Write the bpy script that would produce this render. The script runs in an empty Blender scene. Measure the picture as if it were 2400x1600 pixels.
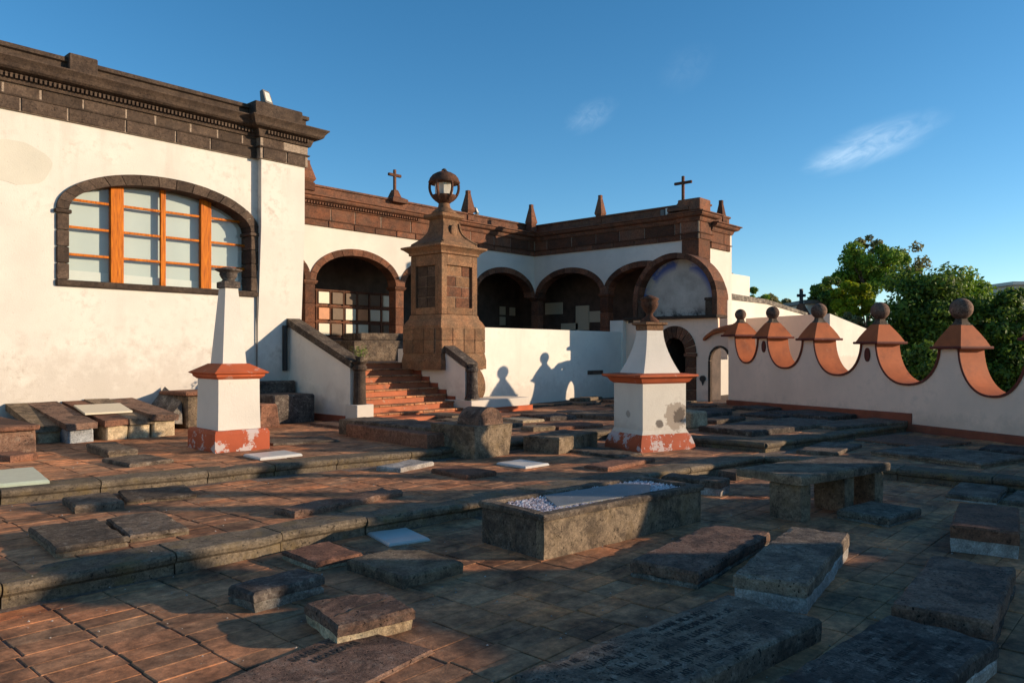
import bpy, math, random
from mathutils import Vector, noise
random.seed(7)
SC = bpy.context.scene
COL = SC.collection
R = math.radians
# ------------------------------------------------------------------ camera, sky, sun, exposure
HC = 1.65                                  # eye height over the lowest terrace
FW = Vector((.742, .670, 0)); RT = Vector((.670, -.742, 0)); FL = 1800.0; HZ = 824.0
cam = bpy.data.objects.new('camera', bpy.data.cameras.new('camera')); COL.objects.link(cam); SC.camera = cam
cam.location = (0, 0, HC); cam.rotation_euler = (R(90), 0, math.atan2(.670, .742) - R(90))
cam.data.sensor_width = 36; cam.data.lens = 27; cam.data.shift_y = 24 / 2400
cam.data.clip_start = .05; cam.data.clip_end = 4000

SUN_EL = R(12.5); SUN_ROT = R(180 - 41)
world = bpy.data.worlds.new("World"); SC.world = world; world.use_nodes = True
wn = world.node_tree; WN = wn.nodes; bg = WN['Background']
sky = WN.new('ShaderNodeTexSky'); sky.sky_type = 'NISHITA'; sky.sun_disc = False
sky.sun_elevation = SUN_EL; sky.sun_rotation = SUN_ROT; sky.air_density = 1.0; sky.dust_density = .8; sky.ozone_density = 2.2; sky.altitude = 1800
hs = WN.new('ShaderNodeHueSaturation'); hs.inputs['Saturation'].default_value = 1.26; hs.inputs['Value'].default_value = 1.0
hs.inputs['Hue'].default_value = .494
wn.links.new(sky.outputs[0], hs.inputs['Color'])
# thin cirrus wisps: noise streaks confined to a few directions of the sky
geo = WN.new('ShaderNodeTexCoord')
def wmath(op, a, b=None, clamp=False):
    n = WN.new('ShaderNodeMath'); n.operation = op; n.use_clamp = clamp
    for i, x in enumerate((a, b)):
        if x is None: continue
        if isinstance(x, (int, float)): n.inputs[i].default_value = x
        else: wn.links.new(x, n.inputs[i])
    return n.outputs[0]
def wdot(v):
    n = WN.new('ShaderNodeVectorMath'); n.operation = 'DOT_PRODUCT'; wn.links.new(geo.outputs['Generated'], n.inputs[0]); n.inputs[1].default_value = v
    return n.outputs['Value']
def cloud(u, v, su, sv, tilt, amp, sc):
    d = (FW + RT * ((u - 1200) / FL) + Vector((0, 0, 1)) * ((HZ - v) / FL)).normalized()
    e1 = Vector((-d.y, d.x, 0)).normalized() * -1; e2 = d.cross(e1).normalized()
    if e2.z < 0: e2 = -e2
    a = e1 * math.cos(tilt) + e2 * math.sin(tilt); b = -e1 * math.sin(tilt) + e2 * math.cos(tilt)
    ua = wmath('DIVIDE', wdot(a), su / FL); ub = wmath('DIVIDE', wdot(b), sv / FL)
    r2 = wmath('ADD', wmath('MULTIPLY', ua, ua), wmath('MULTIPLY', ub, ub))
    front = wmath('GREATER_THAN', wdot(d), .5)
    fall = wmath('MULTIPLY', wmath('SUBTRACT', 1.0, r2, True), front)
    cb = WN.new('ShaderNodeCombineXYZ'); wn.links.new(wmath('MULTIPLY', ua, sc), cb.inputs[0]); wn.links.new(wmath('MULTIPLY', ub, sc * .9), cb.inputs[1])
    nz = WN.new('ShaderNodeTexNoise'); wn.links.new(cb.outputs[0], nz.inputs['Vector']); nz.inputs['Scale'].default_value = 1.6; nz.inputs['Detail'].default_value = 8; nz.inputs['Roughness'].default_value = .62; nz.inputs['Distortion'].default_value = 1.2
    k = wmath('MULTIPLY', wmath('SUBTRACT', nz.outputs['Fac'], .30, True), 1.7, True); fall = wmath('MULTIPLY', fall, fall)
    return wmath('MULTIPLY', wmath('MULTIPLY', fall, k), amp, True)
cs = cloud(2045, 338, 160, 50, R(16), .62, 1.0)
for args in ((1385, 272, 75, 40, R(25), .20, 1.0), (1610, 160, 80, 55, R(30), .06, 1.0), (1960, 375, 80, 25, R(12), .3, 1.3)):
    cs = wmath('ADD', cs, cloud(*args), True)
mix = WN.new('ShaderNodeMixRGB'); wn.links.new(cs, mix.inputs[0]); wn.links.new(hs.outputs[0], mix.inputs[1]); mix.inputs[2].default_value = (5.6, 6.6, 7.4, 1)
wn.links.new(mix.outputs[0], bg.inputs[0]); bg.inputs[1].default_value = .148
sd = Vector((math.sin(SUN_ROT) * math.cos(SUN_EL), math.cos(SUN_ROT) * math.cos(SUN_EL), math.sin(SUN_EL)))
sl = bpy.data.lights.new('sun', 'SUN'); sl.energy = 4.7; sl.angle = R(.5); sl.color = (1.0, .80, .57)
so = bpy.data.objects.new('sun', sl); COL.objects.link(so); so.rotation_euler = sd.to_track_quat('Z', 'Y').to_euler(); so.location = (30, -30, 20)
SC.view_settings.view_transform = 'Standard'; SC.view_settings.look = 'None'; SC.view_settings.gamma = 1; SC.view_settings.exposure = .40
SC.view_settings.use_curve_mapping = False
try:
    SC.cycles.max_bounces = 6; SC.cycles.transparent_max_bounces = 8
except Exception: pass

# ------------------------------------------------------------------ survey helpers (sight lines from the camera station met with real planes)
def ray(u, v): return FW + RT * ((u - 1200) / FL) + Vector((0, 0, 1)) * ((HZ - v) / FL)
def Pz(u, v, z): d = ray(u, v); k = (z - HC) / d.z; return (d.x * k, d.y * k)
def Py(u, v, y): d = ray(u, v); k = y / d.y; return (d.x * k, HC + d.z * k)
def Px(u, v, x): d = ray(u, v); k = x / d.x; return (d.y * k, HC + d.z * k)
def Pd(u, v, Y): d = ray(u, v); return (d.x * Y, d.y * Y, HC + d.z * Y)

# ------------------------------------------------------------------ materials
def nodes(m): m.use_nodes = True; return m.node_tree, m.node_tree.nodes, m.node_tree.nodes['Principled BSDF']
def ramp(nt, fac, stops):
    n = nt.nodes.new('ShaderNodeValToRGB'); nt.links.new(fac, n.inputs[0])
    el = n.color_ramp.elements
    while len(el) < len(stops): el.new(.5)
    for e, (p, c) in zip(el, stops):
        e.position = p; e.color = (c[0], c[1], c[2], 1) if isinstance(c, tuple) else (c, c, c, 1)
    return n.outputs[0]
def tex(nt, scale, detail=5, rough=.6, kind='Noise', vec=None, dist=0, sc3=None):
    n = nt.nodes.new('ShaderNodeTex' + kind); n.inputs['Scale'].default_value = scale
    if kind == 'Noise':
        n.inputs['Detail'].default_value = detail; n.inputs['Roughness'].default_value = rough; n.inputs['Distortion'].default_value = dist
    if vec is None:
        g = nt.nodes.new('ShaderNodeNewGeometry'); vec = g.outputs['Position']
    if sc3:
        mp = nt.nodes.new('ShaderNodeMapping'); mp.inputs['Scale'].default_value = sc3; nt.links.new(vec, mp.inputs[0]); vec = mp.outputs[0]
    nt.links.new(vec, n.inputs['Vector'])
    return n.outputs['Fac'] if kind == 'Noise' else n.outputs['Distance']
def mixc(nt, fac, a, b, mode='MIX'):
    n = nt.nodes.new('ShaderNodeMixRGB'); n.blend_type = mode
    for i, x in enumerate((fac, a, b)):
        if isinstance(x, (int, float)): n.inputs[i].default_value = x
        elif isinstance(x, tuple): n.inputs[i].default_value = (*x, 1)
        else: nt.links.new(x, n.inputs[i])
    return n.outputs[0]
def bump(nt, bs, h, st=.4, d=.01):
    b = nt.nodes.new('ShaderNodeBump'); b.inputs['Strength'].default_value = st; b.inputs['Distance'].default_value = d
    nt.links.new(h, b.inputs['Height']); nt.links.new(b.outputs[0], bs.inputs['Normal'])
def zheight(nt, lo, hi):
    g = nt.nodes.new('ShaderNodeNewGeometry'); s = nt.nodes.new('ShaderNodeSeparateXYZ'); nt.links.new(g.outputs['Position'], s.inputs[0])
    m = nt.nodes.new('ShaderNodeMapRange'); m.inputs[1].default_value = lo; m.inputs[2].default_value = hi; m.inputs[3].default_value = 1; m.inputs[4].default_value = 0
    nt.links.new(s.outputs['Z'], m.inputs[0]); return m.outputs[0]
def mul(nt, a, b, op='MULTIPLY'):
    n = nt.nodes.new('ShaderNodeMath'); n.operation = op; n.use_clamp = True
    for i, x in enumerate((a, b)):
        if isinstance(x, (int, float)): n.inputs[i].default_value = x
        else: nt.links.new(x, n.inputs[i])
    return n.outputs[0]
def rnd(nt, island=False):
    if island: return nt.nodes.new('ShaderNodeNewGeometry').outputs['Random Per Island']
    return nt.nodes.new('ShaderNodeObjectInfo').outputs['Random']

def plaster(name, base=(.70, .635, .55), dirt=(.30, .22, .16), low=.3, lowspan=.9, amount=.6, black=0.0):
    m = bpy.data.materials.new(name); nt, N, b = nodes(m)
    n1 = tex(nt, .9, 6, .6); n2 = tex(nt, 7, 8, .7); n3 = tex(nt, 40, 4, .7)
    c = ramp(nt, n1, [(.3, tuple(x * .86 for x in base)), (.62, base)])
    streak = tex(nt, 1.6, 7, .65, sc3=(1, 1, .16))
    c = mixc(nt, mul(nt, ramp(nt, streak, [(.55, 0.), (.8, 1.)]), .22 * amount), c, dirt)
    st = mul(nt, ramp(nt, n2, [(.5, 0.), (.66, 1.)]), ramp(nt, n1, [(.46, 0.), (.66, 1.)]))
    c = mixc(nt, mul(nt, st, .35 * amount), c, dirt)
    zl = zheight(nt, low, low + lowspan)
    blot = mul(nt, ramp(nt, mul(nt, mul(nt, tex(nt, 3.2, 8, .72), .75), mul(nt, zl, .42), 'ADD'), [(.50, 0.), (.66, 1.)]), ramp(nt, zl, [(0., 0.), (.12, 1.)]))
    c = mixc(nt, mul(nt, blot, .24), c, tuple(x * .9 for x in dirt))
    if black:
        c = mixc(nt, mul(nt, mul(nt, ramp(nt, tex(nt, 5, 9, .75), [(.5, 0.), (.6, 1.)]), ramp(nt, zheight(nt, low, low + .8), [(0., 0.), (.4, 1.)])), black), c, (.035, .03, .03))
    speck = ramp(nt, tex(nt, 26, 2, .5), [(.70, 0.), (.76, 1.)])
    c = mixc(nt, mul(nt, speck, .25), c, dirt)
    nt.links.new(c, b.inputs['Base Color']); b.inputs['Roughness'].default_value = .92; b.inputs['Specular IOR Level'].default_value = .15
    bump(nt, b, mixc(nt, .5, mixc(nt, .5, n1, n2), n3), .35, .02)
    return m
def stone(name, c1, c2, moss=None, pits=.6, island=False, var=.35, scale=1.0, bst=.7, pale=0., black=0.):
    m = bpy.data.materials.new(name); nt, N, b = nodes(m)
    n1 = tex(nt, 3 * scale, 8, .65); n2 = tex(nt, 22 * scale, 6, .75); n3 = tex(nt, 90 * scale, 3, .7)
    c = mixc(nt, ramp(nt, n1, [(.3, 0.), (.7, 1.)]), c1, c2)
    c = mixc(nt, .85, c, ramp(nt, n2, [(.3, .25), (.7, .78)]), 'OVERLAY')
    c = mixc(nt, .5, c, ramp(nt, tex(nt, 60 * scale, 4, .7), [(.35, .2), (.65, .8)]), 'OVERLAY')
    r = rnd(nt, island)
    c = mixc(nt, 1, c, ramp(nt, r, [(0., 1 - var), (1., 1 + var * .6)]), 'MULTIPLY')
    if moss:
        c = mixc(nt, mul(nt, ramp(nt, tex(nt, 5, 8, .7), [(.5, 0.), (.62, 1.)]), .6), c, moss)
    if pale:
        c = mixc(nt, mul(nt, ramp(nt, tex(nt, 14, 8, .8), [(.52, 0.), (.63, 1.)]), pale), c, (.40, .34, .27))
    if black: c = mixc(nt, mul(nt, ramp(nt, tex(nt, 3.3, 10, .74, dist=.6), [(.46, 0.), (.58, 1.)]), black), c, (.022, .017, .016))
    pt = ramp(nt, tex(nt, 34 * scale, 2, .5), [(.30, 0.), (.38, 1.)])
    c = mixc(nt, pits, c, mixc(nt, 1, c, pt, 'MULTIPLY'))
    nt.links.new(c, b.inputs['Base Color']); b.inputs['Roughness'].default_value = .9; b.inputs['Specular IOR Level'].default_value = .2
    bump(nt, b, mixc(nt, .35, mixc(nt, .5, n2, pt), n3), bst, .012)
    return m
def paint(name, c, wear=(.55, .5, .45), amount=.4, rough=.75, dark=None, island=False, sc=6, thr=.60):
    m = bpy.data.materials.new(name); nt, N, b = nodes(m)
    n1 = tex(nt, 2.2, 6, .6); n2 = tex(nt, sc, 9, .72)
    cc = ramp(nt, n1, [(.3, tuple(x * .72 for x in c)), (.7, tuple(min(1, x * 1.12) for x in c))])
    cc = mixc(nt, mul(nt, ramp(nt, n2, [(thr, 0.), (thr + .04, 1.)]), amount), cc, wear)
    if dark: cc = mixc(nt, mul(nt, ramp(nt, tex(nt, 3.1, 8, .7, dist=.4), [(.52, 0.), (.7, 1.)]), .6), cc, dark)
    nt.links.new(cc, b.inputs['Base Color']); b.inputs['Roughness'].default_value = rough; b.inputs['Specular IOR Level'].default_value = .25
    bump(nt, b, mixc(nt, .5, n2, tex(nt, 60, 4, .7)), .4, .008)
    return m
def brickmat(name, island):
    m = bpy.data.materials.new(name); nt, N, b = nodes(m)
    r = rnd(nt, island)
    c = ramp(nt, r, [(0., (.22, .11, .062)), (.25, (.44, .20, .10)), (.45, (.31, .17, .10)), (.65, (.50, .21, .10)), (.85, (.34, .20, .12)), (1., (.58, .22, .09))])
    n1 = tex(nt, 1.1, 7, .65); n2 = tex(nt, 13, 7, .7); n3 = tex(nt, 70, 3, .7); ns = tex(nt, 9, 6, .7, sc3=(.6, 3, 1))
    c = mixc(nt, mul(nt, ramp(nt, n1, [(.40, 0.), (.64, 1.)]), .65), c, (.22, .14, .09))
    c = mixc(nt, .85, c, ramp(nt, n2, [(.3, .22), (.7, .78)]), 'OVERLAY')
    c = mixc(nt, .7, c, ramp(nt, tex(nt, 4.5, 7, .7), [(.35, .28), (.65, .72)]), 'OVERLAY')
    c = mixc(nt, mul(nt, ramp(nt, ns, [(.56, 0.), (.7, 1.)]), .35), c, (.09, .065, .055))
    c = mixc(nt, mul(nt, ramp(nt, tex(nt, 5, 8, .75), [(.58, 0.), (.68, 1.)]), .45), c, (.46, .34, .25))
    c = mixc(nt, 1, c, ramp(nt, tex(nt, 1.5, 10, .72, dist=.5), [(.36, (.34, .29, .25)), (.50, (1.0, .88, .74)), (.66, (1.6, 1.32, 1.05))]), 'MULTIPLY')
    nt.links.new(c, b.inputs['Base Color']); b.inputs['Roughness'].default_value = .82; b.inputs['Specular IOR Level'].default_value = .3
    bump(nt, b, mixc(nt, .4, mixc(nt, .5, n2, ns), n3), .6, .01)
    return m
def plain(name, c, rough=.6, metal=0., vary=.15, sc=8):
    m = bpy.data.materials.new(name); nt, N, b = nodes(m)
    n = tex(nt, sc, 6, .65)
    nt.links.new(ramp(nt, n, [(.3, tuple(x * (1 - vary) for x in c)), (.7, tuple(min(1, x * (1 + vary)) for x in c))]), b.inputs['Base Color'])
    b.inputs['Roughness'].default_value = rough; b.inputs['Metallic'].default_value = metal
    bump(nt, b, tex(nt, sc * 6, 4, .6), .15, .004)
    return m

M = {}
M['plaster_a'] = plaster('old white plaster', base=(.69, .635, .56), low=.55, lowspan=1.9, amount=1.3)
M['plaster_b'] = plaster('white plaster', amount=.5, low=1.4, lowspan=.2)
M['plaster_c'] = plaster('cream plaster', base=(.80, .72, .62), amount=.7, low=.3, lowspan=1.0)
M['plaster_m'] = plaster('painted plaster', base=(.70, .64, .56), amount=.35, low=.3, lowspan=.25)
M['plaster_m2'] = plaster('flaking painted plaster', base=(.70, .64, .55), amount=.9, low=.25, lowspan=.5)
M['plaster_wall'] = plaster('scalloped wall plaster', base=(.93, .65, .49), amount=.6, low=.15, lowspan=.6)
M['patch'] = plaster('pale plaster repair', base=(.60, .56, .47), amount=.2, low=-5, lowspan=.2)
M['dark_stone'] = stone('dark brown volcanic stone', (.062, .040, .028), (.115, .078, .055), var=.35, black=.35)
M['joint'] = stone('pale mortar', (.20, .15, .115), (.30, .23, .17), pits=.1)
M['red_stone'] = stone('reddish brown volcanic stone', (.215, .078, .038), (.125, .068, .044), var=.5, black=.3)
M['red_stone_i'] = stone('reddish brown moulded stone', (.20, .078, .040), (.11, .062, .042), var=.3, black=.4)
M['tan_stone'] = stone('tan and rust pillar stone', (.27, .13, .065), (.20, .125, .072), var=.22, scale=1.2, black=.35)
M['grave_stone'] = stone('weathered dark grave stone', (.085, .058, .040), (.17, .125, .088), var=.3, pale=.4, black=.65)
M['grave_dark'] = stone('blackened grave stone', (.06, .045, .038), (.13, .10, .08), var=.2, pale=.45, black=.65)
M['grave_blue'] = stone('grey grained grave stone', (.13, .09, .065), (.225, .165, .115), var=.2, scale=1.3, pits=.8, pale=.5, black=.6)
M['grave_pink'] = stone('pinkish pitted grave stone', (.145, .078, .052), (.215, .125, .085), var=.2, pits=.9, scale=1.3, pale=.25, black=.65)
M['grave_tan'] = stone('tan grave stone', (.165, .118, .076), (.26, .19, .125), var=.2, black=.6, moss=(.15, .10, .05))
M['grave_red'] = stone('reddish grave stone', (.18, .078, .045), (.25, .12, .075), var=.2, black=.4)
M['kerb'] = stone('worn grey brown kerb stone', (.125, .095, .066), (.205, .155, .105), black=.35, moss=(.19, .13, .055), var=.25)
M['lime'] = stone('crumbling white lime base', (.36, .31, .25), (.08, .062, .048), var=.1, scale=1.6, pits=.3, black=.6)
M['lime_pale'] = stone('pale crumbling lime', (.50, .45, .40), (.20, .17, .145), var=.1, scale=1.6, pits=.3, black=.3)
M['lime_yellow'] = stone('yellowish flaked lime wash', (.58, .47, .31), (.34, .23, .13), var=.15, scale=1.3, pits=.3, black=.4)
M['lime_blue'] = stone('blue white flaked lime wash', (.44, .46, .47), (.14, .13, .13), var=.1, scale=1.3, pits=.3)
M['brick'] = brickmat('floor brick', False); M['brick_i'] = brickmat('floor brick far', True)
M['mortar'] = stone('dusty floor mortar', (.26, .18, .13), (.10, .075, .06), pits=.2)
M['stair_red'] = paint('worn red stair paint', (.45, .13, .055), wear=(.40, .26, .18), amount=.6, dark=(.16, .07, .045))
M['red_paint'] = paint('orange red paint', (.50, .105, .035), amount=.35, wear=(.62, .5, .42))
M['red_flake'] = paint('flaking red paint', (.40, .085, .035), amount=.85, wear=(.50, .45, .43), sc=4.2, thr=.53)
M['red_dark'] = paint('dull red paint', (.27, .075, .04), amount=.2, wear=(.3, .2, .16))
M['orange'] = paint('orange coping paint', (.44, .112, .034), dark=(.20, .055, .025), amount=.4, wear=(.42, .17, .09), sc=4)
M['edge_red'] = paint('dark red edging', (.15, .035, .022), amount=.1)
M['wood'] = None
M['marble'] = plain('white marble', (.56, .53, .49), .35, vary=.08)
M['slate'] = plain('blue grey cover stone', (.17, .17, .165), .5)
M['marble_green'] = plain('pale green marble', (.42, .47, .36), .4, vary=.1, sc=14)
M['iron'] = plain('black iron', (.012, .011, .011), .6)
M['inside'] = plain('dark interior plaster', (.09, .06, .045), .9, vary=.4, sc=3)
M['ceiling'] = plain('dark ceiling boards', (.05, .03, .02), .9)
M['curtain'] = plain('pale window blind', (.40, .46, .42), .9, vary=.03, sc=2)
M['blind_pale'] = plain('paler hem of the blind', (.52, .55, .49), .9, vary=.03)
M['lamp_metal'] = plain('grey lamp housing', (.14, .12, .10), .6)
M['lamp_glass'] = plain('lamp reflector glass', (.62, .58, .50), .25)
M['plaque_white'] = plain('cream plaque', (.60, .52, .38), .5, vary=.08, sc=30)
M['plaque_orange'] = plain('orange plaque', (.50, .20, .08), .6)
M['plaque_tan'] = plain('tan plaque', (.62, .40, .18), .6)
M['plaque_brown'] = plain('brown plaque', (.13, .08, .045), .7)
M['engrave'] = plain('blackened engraving', (.025, .018, .015), .95)
M['blue_paint'] = paint('blue niche paint', (.03, .10, .42), amount=.7, wear=(.3, .32, .36), sc=7)
M['earth'] = plain('dry earth', (.12, .09, .06), 1, vary=.4, sc=1)

m = bpy.data.materials.new('orange varnished wood'); nt, N, b = nodes(m)
g = tex(nt, 3, 6, .6, sc3=(14, 14, 1)); nt.links.new(ramp(nt, g, [(.3, (.22, .045, .003)), (.55, (.52, .14, .006)), (.75, (.66, .22, .012))]), b.inputs['Base Color']); b.inputs['Roughness'].default_value = .6; b.inputs['Specular IOR Level'].default_value = .15
M['wood'] = m
m = bpy.data.materials.new('window glass'); nt, N, b = nodes(m)
tr = N.new('ShaderNodeBsdfTransparent'); gl = N.new('ShaderNodeBsdfGlossy'); gl.inputs['Roughness'].default_value = .02
fr = N.new('ShaderNodeFresnel'); fr.inputs[0].default_value = 1.5; mx = N.new('ShaderNodeMixShader')
nt.links.new(mul(nt, fr.outputs[0], .9), mx.inputs[0]); nt.links.new(tr.outputs[0], mx.inputs[1]); nt.links.new(gl.outputs[0], mx.inputs[2])
nt.links.new(mx.outputs[0], N['Material Output'].inputs[0]); M['glass'] = m
# niche plaster: grey white, with soot along its lower edge and bits of blue left
m = bpy.data.materials.new('stained niche plaster'); nt, N, b = nodes(m)
c = ramp(nt, tex(nt, 1.6, 7, .65), [(.3, (.33, .28, .235)), (.65, (.56, .49, .42))])
c = mixc(nt, mul(nt, ramp(nt, tex(nt, 2.1, 7, .7, sc3=(1, 1, .2)), [(.52, 0.), (.72, 1.)]), .4), c, (.14, .12, .11))
c = mixc(nt, mul(nt, ramp(nt, tex(nt, 5, 9, .75), [(.45, 0.), (.55, 1.)]), ramp(nt, zheight(nt, 2.5, 2.95), [(0., 0.), (.6, 1.)])), c, (.03, .03, .03))
nt.links.new(c, b.inputs['Base Color']); b.inputs['Roughness'].default_value = .95; M['niche'] = m

def leafmat(name, c1, c2, tr=.35):
    m = bpy.data.materials.new(name); nt, N, b = nodes(m)
    r = rnd(nt, True)
    cc = mixc(nt, r, c1, c2); cc = mixc(nt, .6, cc, ramp(nt, tex(nt, .9, 3, .6), [(.3, .3), (.7, .8)]), 'OVERLAY')
    nt.links.new(cc, b.inputs['Base Color']); b.inputs['Roughness'].default_value = .6; b.inputs['Specular IOR Level'].default_value = .3
    t = N.new('ShaderNodeBsdfTranslucent'); nt.links.new(cc, t.inputs[0]); mx = N.new('ShaderNodeMixShader'); mx.inputs[0].default_value = tr
    nt.links.new(b.outputs[0], mx.inputs[1]); nt.links.new(t.outputs[0], mx.inputs[2]); nt.links.new(mx.outputs[0], N['Material Output'].inputs[0])
    return m
M['leaf'] = leafmat('green leaves', (.06, .13, .014), (.25, .36, .03))
M['leaf_dark'] = leafmat('dark leaves', (.03, .065, .012), (.17, .24, .025))
M['leaf_lime'] = leafmat('yellow green leaves', (.16, .22, .01), (.40, .42, .015), .5)
M['leaf_brown'] = leafmat('dry olive leaves', (.13, .12, .04), (.28, .26, .10))
M['bark'] = plain('bark', (.09, .07, .055), .95, vary=.4)

# ------------------------------------------------------------------ mesh helpers
class MB:
    def __init__(s): s.v = []; s.f = []
    def add(s, vs, fs):
        k = len(s.v); s.v += [tuple(p) for p in vs]; s.f += [tuple(i + k for i in f) for f in fs]; return s
    def box(s, x0, x1, y0, y1, z0, z1, c=0.0):
        if x1 < x0: x0, x1 = x1, x0
        if y1 < y0: y0, y1 = y1, y0
        c = min(c, (x1 - x0) * .45, (y1 - y0) * .45, (z1 - z0) * .45)
        if c <= 0:
            return s.add([(x0, y0, z0), (x1, y0, z0), (x1, y1, z0), (x0, y1, z0), (x0, y0, z1), (x1, y0, z1), (x1, y1, z1), (x0, y1, z1)],
                         [(3, 2, 1, 0), (4, 5, 6, 7), (0, 1, 5, 4), (1, 2, 6, 5), (2, 3, 7, 6), (3, 0, 4, 7)])
        def ringz(z, i):  # octagonal ring
            a0, a1, b0, b1 = x0 + i, x1 - i, y0 + i, y1 - i
            return [(a0 + c, b0, z), (a1 - c, b0, z), (a1, b0 + c, z), (a1, b1 - c, z), (a1 - c, b1, z), (a0 + c, b1, z), (a0, b1 - c, z), (a0, b0 + c, z)]
        vs = ringz(z0, c * .6) + ringz(z0 + c, 0) + ringz(z1 - c, 0) + ringz(z1, c * .6)
        fs = [tuple(range(7, -1, -1)), tuple(range(24, 32))]
        for l in range(3):
            for i in range(8): j = (i + 1) % 8; fs.append((l * 8 + i, l * 8 + j, l * 8 + 8 + j, l * 8 + 8 + i))
        return s.add(vs, fs)
    def loft(s, rings, cap=True, closed=True):
        n = len(rings[0]); vs = [p for r in rings for p in r]; fs = []
        for l in range(len(rings) - 1):
            for i in range(n if closed else n - 1):
                j = (i + 1) % n; fs.append((l * n + i, l * n + j, (l + 1) * n + j, (l + 1) * n + i))
        if cap: fs.append(tuple(range(n - 1, -1, -1))); fs.append(tuple(range((len(rings) - 1) * n, len(rings) * n)))
        return s.add(vs, fs)
    def lathe(s, cx, cy, prof, n=20, rot=0):
        return s.loft([[(cx + r * math.cos(rot + 2 * math.pi * i / n), cy + r * math.sin(rot + 2 * math.pi * i / n), z) for i in range(n)] for r, z in prof])
    def sphere(s, c, r, n=20, m=12, sz=1.0):
        return s.lathe(c[0], c[1], [(max(.001, r * math.sin(math.pi * i / m)), c[2] - r * sz * math.cos(math.pi * i / m)) for i in range(m + 1)], n)
    def sq(s, cx, cy, prof, rot=0, ax=1.0, ay=1.0):   # square lofts: prof [(half,z)]
        cr, sr = math.cos(rot), math.sin(rot); rings = []
        for h, z in prof:
            rings.append([(cx + dx * h * ax * cr - dy * h * ay * sr, cy + dx * h * ax * sr + dy * h * ay * cr, z) for dx, dy in ((-1, -1), (1, -1), (1, 1), (-1, 1))])
        return s.loft(rings)
    def tube(s, a, b, r0, r1=None, n=8):
        a = Vector(a); b = Vector(b); r1 = r0 if r1 is None else r1
        d = (b - a).normalized(); u = d.orthogonal().normalized(); w = d.cross(u)
        return s.loft([[tuple(p + (u * math.cos(2 * math.pi * i / n) + w * math.sin(2 * math.pi * i / n)) * r) for i in range(n)] for p, r in ((a, r0), (b, r1))])
    def prism(s, pts, off):
        off = Vector(off); n = len(pts)
        vs = [tuple(p) for p in pts] + [tuple(Vector(p) + off) for p in pts]
        return s.add(vs, [tuple(range(n)), tuple(range(2 * n - 1, n - 1, -1))] + [(i, i + n, (i + 1) % n + n, (i + 1) % n) for i in range(n)])
    def xform(s, fn): s.v = [tuple(fn(Vector(p))) for p in s.v]; return s
    def jit(s, a, sc=3.0, seed=0.0):
        o = Vector((seed, seed * 1.7, -seed)); s.v = [tuple(Vector(p) + noise.noise_vector(Vector(p) * sc + o) * a) for p in s.v]; return s
def mesh(name, mb, mat, smooth=False):
    me = bpy.data.meshes.new(name); me.from_pydata(mb.v, [], mb.f); me.materials.append(M[mat] if isinstance(mat, str) else mat)
    if smooth:
        for p in me.polygons: p.use_smooth = True
    me.update()
    # outward normals
    import bmesh
    bm = bmesh.new(); bm.from_mesh(me); bmesh.ops.recalc_face_normals(bm, faces=bm.faces); bm.to_mesh(me); bm.free()
    return me
def obj(name, me, parent=None, mat=None, smooth=False, label=None, kind=None):
    if isinstance(me, MB): me = mesh(name, me, mat, smooth)
    o = bpy.data.objects.new(name, me); COL.objects.link(o)
    if parent is not None: o.parent = parent; o.matrix_parent_inverse = Matrix_T(parent)
    if label: o['label'] = label
    if kind: o['kind'] = kind
    return o
from mathutils import Matrix
def Matrix_T(p): return Matrix.Translation(-Vector(p.location))     # roots are only translated, children keep world coordinates
def thing(name, label, cat, loc=(0, 0, 0), group=None):
    o = bpy.data.objects.new(name, None); COL.objects.link(o); o.location = loc; o.empty_display_size = .2
    o['label'] = label; o['category'] = cat; o['kind'] = 'thing'
    if group: o['group'] = group
    return o
def tag(o, label, cat, group=None):
    o['label'] = label; o['category'] = cat; o['kind'] = 'thing'
    if group: o['group'] = group
    return o
def sweep(path, prof, closed=False):
    """prof [(out,z)] swept along a plan path, outward = right hand side; mitred."""
    n = len(path); P = [Vector((p[0], p[1])) for p in path]; rings = []
    for i in range(n):
        ns = []
        if closed or i > 0: d = (P[i] - P[i - 1]).normalized(); ns.append(Vector((d.y, -d.x)))
        if closed or i < n - 1: d = (P[(i + 1) % n] - P[i]).normalized(); ns.append(Vector((d.y, -d.x)))
        if len(ns) == 1: mv = ns[0]
        else:
            den = 1 + ns[0].dot(ns[1]); mv = (ns[0] + ns[1]) / max(den, .15)
        rings.append([(P[i].x + mv.x * o, P[i].y + mv.y * o, z) for o, z in prof])
    mb = MB()
    if closed: rings.append(rings[0]); mb.loft(rings, cap=False)
    else: mb.loft(rings)
    return mb
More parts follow.
